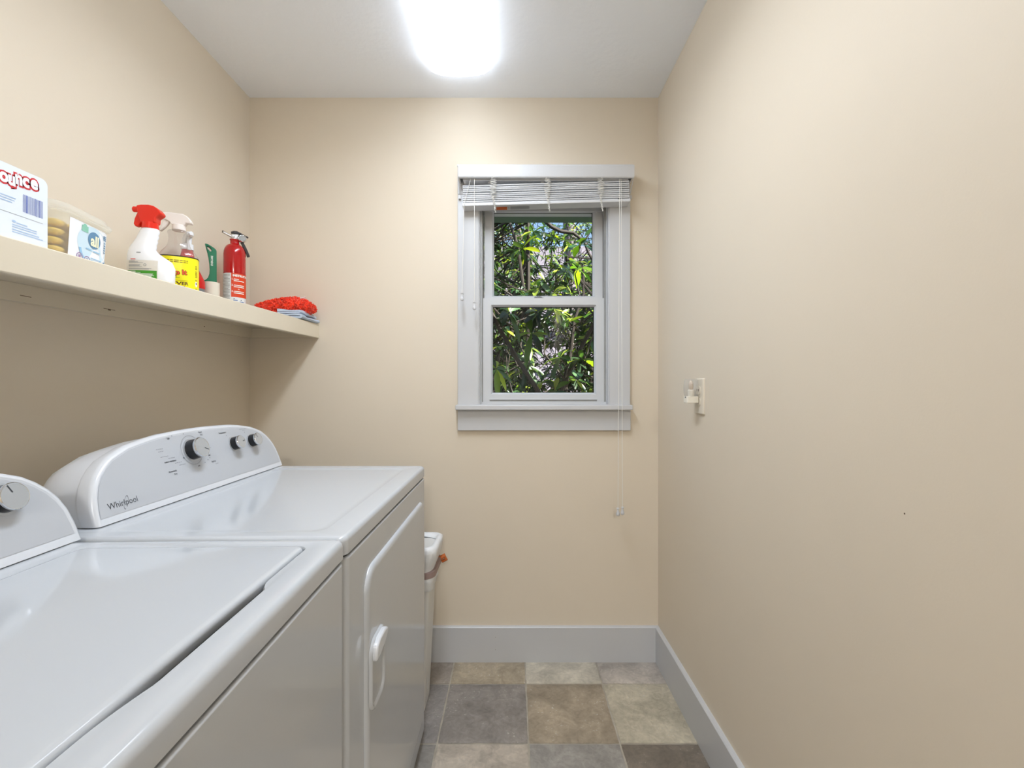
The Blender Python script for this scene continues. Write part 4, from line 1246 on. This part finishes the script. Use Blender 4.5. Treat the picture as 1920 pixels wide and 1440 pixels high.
# ------------------------------------------------------------------ fire extinguisher
ep = Vector((-1.050, 1.719, ztop(1.719)))
EM = facing(ep)
ex = thing('fire_extinguisher', ep, 'red fire extinguisher with orange instruction label, standing in the shelf corner', 'fire extinguisher')
ez = lambda v: EYE+(724-v)/496 - ep.z
RB = .0368
m = MB(EM)
m.lathe([(.030, 0), (.0345, .002), (RB, .008), (RB, ez(478)), (.0355, ez(472)), (.0325, ez(467)), (.027, ez(462.5)), (.0195, ez(459.8)), (.0155, ez(458.5)), (.0148, ez(456)), (.0148, ez(452)), (.0165, ez(451)), (.0165, ez(450))], n=48)
m.build('cylinder', 'ext_red', ex, smooth=50)
def cyl(off):
    def f(u, v):
        a = -math.pi/2 + u/RB
        return Vector(((RB+off)*math.cos(a), (RB+off)*math.sin(a), v))
    return f
c1, c2 = cyl(.0004), cyl(.0008)
zl1, zl0 = ez(516), ez(560)
m = MB(EM); m.mi = 0
us = lambda p_: RB*math.asin(max(-1, min(1, (p_-440.5)/21.4)))
uw0, uw1, uo1 = -RB*1.62, us(434), RB*2.2
m.bar(uw0, uw1, .010, zl1, c1, 14); m.bar(uw1, uo1, .010, zl0, c1, 20)
m.mi = 1; m.bar(uw1, uo1, zl0, zl1, c1, 20)
el = m.build('label', ['ext_white', 'ext_orange'], ex, smooth=60, recalc=False)
m = MB(EM); m.mi = 0
m.text('INSTRUCTIONS', .0105, c2, uw1+.0420, ez(520.5), bold=.05, fine=.003)
for i, (tx, v) in enumerate((('1.', 527), ('2.', 538), ('3.', 549.5))):
    m.text(tx, .0085, c2, uw1+.0045, ez(v), bold=.03)
    for d in (0, 3.0): m.bar(uw1+.009, uw1+.009+(.016 if (i == 0 and d == 0) else .036), ez(v+d)-.0015, ez(v+d)+.0013, c2, 8)
m.bar(uw1+.022, uw1+.027, ez(545)-.0012, ez(545)+.0012, c2, 2)
m.mi = 1
for k in range(26):
    v = zl1-.006-.0052*k
    if v < .014: break
    m.bar(uw0+.005, uw1-.004-(.006 if k % 4 == 2 else 0), v-.0009, v+.0009, c2, 8)
m.mi = 2
m.bar(us(438), us(446), ez(566.5), ez(565), c2, 4); m.bar(us(450), us(457), ez(569.5), ez(567.5), c2, 4)
m.mi = 3; m.bar(us(438.5), us(440.5), ez(563.8), ez(562.3), c2, 2); m.bar(us(451.5), us(453.5), ez(565.5), ez(564), c2, 2)
m.build('label_print', ['white_ink', 'ext_grey', 'ext_blue', 'ink'], el, smooth=0, recalc=False)
ew = lambda u, v: ((u-440.5)/581, ez(v))
m = MB(EM); m.lathe([(.011, ez(450.5)), (.011, ez(447)), (.009, ez(446)), (.009, ez(444))], n=20)
P_ = [ew(u, v) for u, v in ((434.5, 441), (445, 439.5), (458, 443), (460, 447), (452, 449.5), (447, 449), (436, 446))]
m.prism(P_, -.008, .008, 'y'); vb = m.build('valve', 'alu', ex, bevel=0.002)
m = MB(EM); a, b = ew(437, 445.5), ew(418.8, 438.2)
m.tube([(a[0]+.01, 0, a[1]-.005), (a[0], 0, a[1]), (b[0], 0, b[1])], [.0052, .0050, .0042], 14)
m.mi = 1; a = b; b2 = ew(418.0, 437.9)
m.tube([(a[0]+.0015, 0, a[1]+.0006), (b2[0]-.001, 0, b2[1])], .0047, 14)
m.build('nozzle', ['alu', 'black'], vb, smooth=40)
m = MB(EM)
P_ = [ew(u, v) for u, v in ((433.5, 436.3), (439, 434.3), (445, 433.8), (451, 436), (460, 439.5), (467, 442), (466, 443.3), (459, 441.8), (450, 438.8), (445, 439), (441, 440), (439, 438.2), (434, 439))]
m.prism(P_, -.008, .008, 'y'); m.build('lever', 'blk', ex, bevel=0.0012)
m = MB(EM @ Matrix.Translation((ew(454.5, 446.5)[0], -.012, ew(454.5, 446.5)[1])) @ Matrix.Rotation(R(78), 4, 'X'))
m.lathe([(.012, -.014), (.0150, -.010), (.0155, -.002), (.0150, .001), (.0125, .0035), (.0115, .002), (.0113, .001)], n=32)
m.build('gauge', 'chrome', ex, smooth=40)
m = MB(EM)
pts = [ew(452, 451), ew(455.5, 456), ew(459.5, 463), ew(463.5, 471), ew(467, 479.5)]
rs = []
for i, (a, b) in enumerate(pts):
    rs.append([(a-.0045, -.006, b-.001), (a+.0045, -.006, b+.003), (a+.0045, .006, b+.003), (a-.0045, .006, b-.001)])
m.rings(rs); m.build('carry_handle', 'blk', ex, bevel=0.0016)

# ------------------------------------------------------------------ folded cloths and dusting mitt
def folded_cloth(name, xl, xr, y0, y1, z0, layers, th, matn, label, seed, skew=0.0):
    o = thing(name, ((xl+xr)/2, (y0+y1)/2, z0), label, 'cloth')
    m = MB(); r_ = random.Random(seed)
    path = []
    gapz = th*1.22
    for L in range(layers):
        z = th/2 + L*gapz; xs = [xl, xr] if L % 2 == 0 else [xr, xl]
        rr = gapz/2
        for k in range(13):
            t = k/12; x = xs[0]+(xs[1]-xs[0])*t; path.append((x, z))
        if L < layers-1:
            sgn = 1 if L % 2 == 0 else -1
            for k in range(1, 6):
                a = -math.pi/2 + math.pi*k/6
                path.append((xs[1]+sgn*rr*1.6*math.cos(a), z+rr+rr*math.sin(a)))
    ny = 10; rings_ = []
    N = len(path)
    def off(i, s_):
        a = path[max(i-1, 0)]; b = path[min(i+1, N-1)]
        dx, dz = b[0]-a[0], b[1]-a[1]; L_ = math.hypot(dx, dz) or 1
        return (path[i][0]-dz/L_*s_, path[i][1]+dx/L_*s_)
    loop = [off(i, th*.46) for i in range(N)] + [off(i, -th*.46) for i in range(N-1, -1, -1)]
    H_ = layers*gapz
    for j in range(ny+1):
        y = y0+(y1-y0)*j/ny
        ring = []
        for (a, b) in loop:
            hh = b/H_
            nx_ = noise.noise(Vector((a*14, y*14, seed+hh*1.5)))
            n2 = noise.noise(Vector((a*30, y*30, seed*3.1)))
            dz = (nx_*.007 + n2*.002)*(0.25+hh)
            ring.append((a+.003*n2+skew*hh*(y-y0), y+.004*noise.noise(Vector((a*20, hh*9, seed))), z0 + .0015 + max(b+dz, th*.05 + b*.4)))
        rings_.append(ring)
    m.rings(rings_)
    m.build('fold', matn, o, smooth=70)
    return o
zc = ztop(1.90)
folded_cloth('cleaning_cloth', -.945, -.842, 1.800, 1.960, zc, 2, .0078, 'cloth2', 'pale blue cloth folded at the bottom of the pile under the red mitt', 3.3)
folded_cloth('cleaning_cloth', -.935, -.850, 1.806, 1.958, zc+.0200, 2, .0070, 'cloth', 'pale blue cloth folded right under the red mitt, above another cloth', 8.1, skew=-.05)
mt = thing('dusting_mitt', (-.945, 1.88, zc), 'shaggy red chenille dusting mitt lying on folded blue cloths', 'dusting mitt')
mm = Matrix.Translation((-.952, 1.880, zc+.068))
def mitt_pt(a, b):
    """a along 0..1, b round"""
    t = a*2-1
    x = .131*t
    prof = (1-abs(t)**2.6)**.55
    hw = .070*prof*(0.80+.20*(t+1)/2); hh = .0350*prof*(0.95+0.12*(t+1)/2)
    lift = -.036*((1-t)/2)**1.1 + (-.020*max(0, t-.45)**1.0*1.4)
    y = hw*math.cos(b); z = hh*math.sin(b)
    return Vector((x, y, z+lift))
m = MB(mm); rs = []
for i in range(25):
    a = .004+.992*i/24; rs.append([mitt_pt(a, 2*math.pi*k/24) for k in range(24)])
m.rings(rs)
rnd = random.Random(5)
for i in range(1900):
    a = rnd.uniform(.01, .99); b = rnd.uniform(0, 2*math.pi)
    if math.sin(b) < -.55 and rnd.random() < .6: continue
    p0 = mitt_pt(a, b); c0 = mitt_pt(a, 0)*.5+mitt_pt(a, math.pi)*.5
    nrm = (p0-c0); nrm.z *= 2.2; nrm.x += (a-.5)*.10*(1.0 if .12 < a < .88 else 2.5); nrm.normalize()
    d1 = (nrm + Vector((rnd.uniform(-1, 1), rnd.uniform(-1, 1), rnd.uniform(-1, .6)))*.75).normalized()
    L_ = rnd.uniform(.006, .0105); r0 = rnd.uniform(.0013, .0019)
    m.tube([p0-nrm*.001, p0+nrm*.003+d1*L_*.3, p0+nrm*.003+d1*L_*.7, p0+nrm*.002+d1*L_], [r0*.9, r0*1.1, r0, r0*.45], 5)
m.build('chenille_pile', 'mitt', mt, smooth=60, recalc=False)
tp = mm @ mitt_pt(.90, R(300))
m = MB(Matrix.Translation((-.846, 1.835, zc+.0875)) @ Matrix.Rotation(R(-16), 4, 'Y') @ Matrix.Rotation(R(20), 4, 'Z')); m.box(-.010, .010, -.008, .006, 0, .0015)
m.build('tag', 'label_w', mt)

# ------------------------------------------------------------------ outside
m = MB(); n = 34
gx = lambda i: -9+20*i/n
def gz(x, y):
    return -0.55 + (0.50*max(0, y-6.6)) + .25*noise.noise(Vector((x*.4, y*.4, 0)))
ys = [YB+0.16+ (24)*j/n for j in range(n+1)]
V = [[m.v((gx(i), ys[j], gz(gx(i), ys[j]))) for i in range(n+1)] for j in range(n+1)]
for j in range(n):
    for i in range(n): m.f([V[j][i], V[j][i+1], V[j+1][i+1], V[j+1][i]])
tag(m.build('ground', 'litter', smooth=80), kind='structure')
# eave gutter seen through the top of the upper pane
gt = thing('roof_gutter', (0.3, 2.45, 2.12), 'green-grey gutter edge seen through the top of the upper pane', 'gutter')
gy = 2.45
g0 = px(0, 414, gy)[1] + .018
m = MB(); m.prism([(gy, g0), (gy+.07, g0-.004), (gy+.085, g0+.05), (gy+.09, g0+.075), (gy+.078, g0+.075), (gy+.07, g0+.03), (gy+.01, g0+.03), (gy-.012, g0+.03), (gy-.012, g0+.012)], -1.2, 1.8, 'x')
m.build('trough', 'gutter', gt, bevel=.002)
for k in range(14):
    xh_ = px(960+41*(k-5), 0, gy)[0]
    MB().box(xh_-.008, xh_+.008, gy-.016, gy+.0, g0+.022, g0+.045).build('hanger', 'gutter_d', gt, bevel=.002)
m = MB(); m.box(-1.4, 2.0, YB+.14, gy+.0, g0+.046, g0+.075)
tag(m.build('trim_1', 'gutter_d', smooth=0), kind='structure')

rl = random.Random(21)
def add_leaf(m, p, d, up, L, Wd, droop, col):
    """one long leaf: folded along the midrib, drooping to the tip"""
    d = d.normalized(); s_ = d.cross(up)
    if s_.length < 1e-3: s_ = Vector((1, 0, 0))
    s_.normalize(); up2 = s_.cross(d).normalized()
    st = [(0, .10), (.12, .30), (.35, .85), (.6, 1.0), (.82, .70), (1.0, .05)]
    prev = None; m.cur = col
    for t, w_ in st:
        c = p + d*(L*t) - Vector((0, 0, 1))*(droop*L*t*t)
        a = m.v(c - s_*(Wd*.5*w_) + up2*(Wd*.13*w_)); b = m.v(c); e = m.v(c + s_*(Wd*.5*w_) + up2*(Wd*.13*w_))
        if prev:
            m.f([prev[0], a, b, prev[1]]); m.f([prev[1], b, e, prev[2]])
        prev = (a, b, e)
def lin(c): return srgb(*c)
greens = [(38, 66, 24), (28, 54, 22), (54, 82, 28), (22, 44, 24), (92, 116, 38), (32, 60, 38), (120, 136, 50), (66, 92, 60)]
def bush(name, x0, x1, y0, y1, z0_, z1_, count, leafL, label, seed, grp, stems=4):
    r_ = random.Random(seed)
    cx, cy = (x0+x1)/2, (y0+y1)/2
    gz0 = gz(cx, cy)
    root = thing(name, (cx, cy, gz0), label, 'bush', grp)
    mf = MB().usetint(); mb_ = MB()
    nodes = []
    for k in range(stems):
        b = Vector((r_.uniform(x0, x1)*.6+cx*.4, r_.uniform(y0, y1)*.5+cy*.5, gz0-.03)); pts = [b]; d = Vector((r_.uniform(-.5, .5), r_.uniform(-.25, .25), 1))
        while pts[-1].z < z1_-.15:
            d = (d + Vector((r_.uniform(-.7, .7), r_.uniform(-.4, .4), r_.uniform(0, .4)))*.5).normalized()
            q = pts[-1] + d*.22; q.x = min(max(q.x, x0+.05), x1-.05); q.y = min(max(q.y, y0+.05), y1-.05); pts.append(q)
        mb_.tube(pts, [.020*(1-.7*i_/len(pts))+.003 for i_ in range(len(pts))], 7)
        nodes += pts[1:]
    for i in range(count):
        x = r_.uniform(x0, x1); y = r_.uniform(y0, y1); z = z0_ + (z1_-z0_)*r_.random()
        tip = Vector((x, y, z))
        axis = Vector((r_.uniform(-.8, .8), r_.uniform(-1.0, .1), 1)).normalized()
        nd = min(r_.sample(nodes, min(6, len(nodes))), key=lambda q: (q-tip).length)
        if i % 3 == 0 and (nd-tip).length < 1.0:
            mid = nd.lerp(tip, .6) + Vector((r_.uniform(-.05, .05), r_.uniform(-.05, .05), -.06))
            mb_.tube([nd, mid, tip-axis*.04, tip], [.0075, .005, .004, .0035], 5)
        else:
            mb_.tube([tip-axis*.16-Vector((r_.uniform(-.06, .06), 0, .02)), tip-axis*.07, tip], [.003, .003, .003], 4)
        nl = r_.randint(7, 11); a0 = r_.uniform(0, 6.28)
        e1 = axis.cross(Vector((0, 1, .2))).normalized(); e2 = axis.cross(e1)
        jw = r_.uniform(.7, 1.25)
        for k in range(nl):
            a = a0 + 2*math.pi*k/nl + r_.uniform(-.25, .25)
            d = e1*math.cos(a) + e2*math.sin(a) + axis*r_.uniform(-.35, .6)
            base = r_.choice(greens); j = jw*r_.uniform(.8, 1.2)
            c = lin(tuple(min(255, v_*j) for v_ in base))
            L_ = leafL*r_.uniform(.65, 1.2)
            add_leaf(mf, tip + d*.004, d, axis, L_, L_*r_.uniform(.26, .36), r_.uniform(.05, .6), c)
    mf.build('foliage', 'leaf', root, smooth=60, recalc=False)
    mb_.build('branches', 'twig', root)
    return root
G = 'rhododendron bushes outside the window'
bush('rhododendron_bush', -.35, 1.05, 2.72, 3.05, 0.7, 2.20, 60, .125, 'nearest leafy rhododendron, its broad leaves close behind the window panes', 31, G, 3)
bush('rhododendron_bush', -.95, .17, 3.40, 4.25, .1, 2.95, 760, .100, 'dense rhododendron filling the left side of both panes', 32, G)
bush('rhododendron_bush', .35, 1.75, 3.40, 4.25, .1, 2.25, 700, .100, 'rhododendron filling the right side of the lower pane', 33, G)
bush('rhododendron_bush', -.9, 1.25, 4.5, 5.6, .0, 3.05, 1500, .095, 'far rhododendron behind the nearer bushes', 34, G)
bush('rhododendron_bush', 1.40, 3.2, 4.5, 5.6, .0, 2.3, 300, .115, 'rhododendron beyond the right edge of the panes', 35, G)
bush('rhododendron_bush', -2.9, -1.05, 4.5, 5.6, .0, 3.0, 300, .115, 'rhododendron beyond the left edge of the panes', 36, G)

# overhanging branch across the upper pane and trunks on the slope behind
def tree(cx, cy, r0, h, label, seed):
    r_ = random.Random(seed); z0_ = gz(cx, cy)-.1
    root = thing('tree', (cx, cy, z0_), label, 'tree', 'bare trees on the slope outside')
    m = MB(); pts = []; rr = []
    for k in range(10):
        t = k/9; pts.append((cx+.25*noise.noise(Vector((seed, t*2, 0))), cy, z0_+h*t)); rr.append(r0*(1-.6*t)*(1.25 if k == 0 else 1))
    m.tube(pts, rr, 14); m.build('trunk', 'bark', root)
    m = MB()
    for k in range(26):
        t = r_.uniform(.12, .95); b = Vector((cx+.25*noise.noise(Vector((seed, t*2, 0))), cy, z0_+h*t)); a = r_.uniform(0, 6.28); L_ = r_.uniform(.7, 2.0)
        d = Vector((math.cos(a), math.sin(a)*.6, r_.uniform(.1, .8)))
        p1 = b+d*L_*.5+Vector((0, 0, r_.uniform(-.1, .1))); p2 = b+d*L_
        rb_ = .025*(1-t*.5)
        m.tube([b, p1, p2], [rb_, rb_*.6, rb_*.2], 5)
        for q in range(3):
            s_ = b.lerp(p2, r_.uniform(.3, .9)); e = s_+Vector((r_.uniform(-.5, .5), r_.uniform(-.3, .3), r_.uniform(0, .6)))
            m.tube([s_, e], [rb_*.35, rb_*.1], 4)
    m.build('branches', 'bark', root)
tree(2.05, 8.2, .20, 7, 'grey tree trunk showing through a gap right of centre in the upper pane', 1)
tree(3.1, 9.6, .17, 7, 'thin grey trunk behind the right edge of the upper pane', 2)
tree(.15, 10.5, .10, 8, 'thin grey trunk far up the slope behind the left of the upper pane', 3)
tree(1.5, 12.5, .22, 8, 'distant grey trunk showing just right of the centre of the upper pane', 5)
bo = thing('overhanging_branch', (.75, 3.3, 2.6), 'dark bent branch crossing the upper right of the window view', 'branch')
m = MB(); bp_ = lambda u, v, y: (px(u, v, y)[0], y, px(u, v, y)[1])
m.tube([bp_(990, 380, 3.22), bp_(1021, 414, 3.22), bp_(1035, 426, 3.23), bp_(1052, 434, 3.24), bp_(1075, 437, 3.25), bp_(1095, 452, 3.25), bp_(1104, 475, 3.25), bp_(1115, 495, 3.25), bp_(1130, 700, 3.25), (px(1135, 0, 3.25)[0], 3.2, gz(.7, 3.25)-.02)], [.012, .0145, .0145, .0135, .012, .0100, .0095, .010, .016, .022], 9)
m.tube([bp_(1095, 452, 3.25), bp_(1110, 430, 3.25), bp_(1135, 412, 3.25)], [.007, .006, .004], 7)
m.build('limb', 'twig', bo)
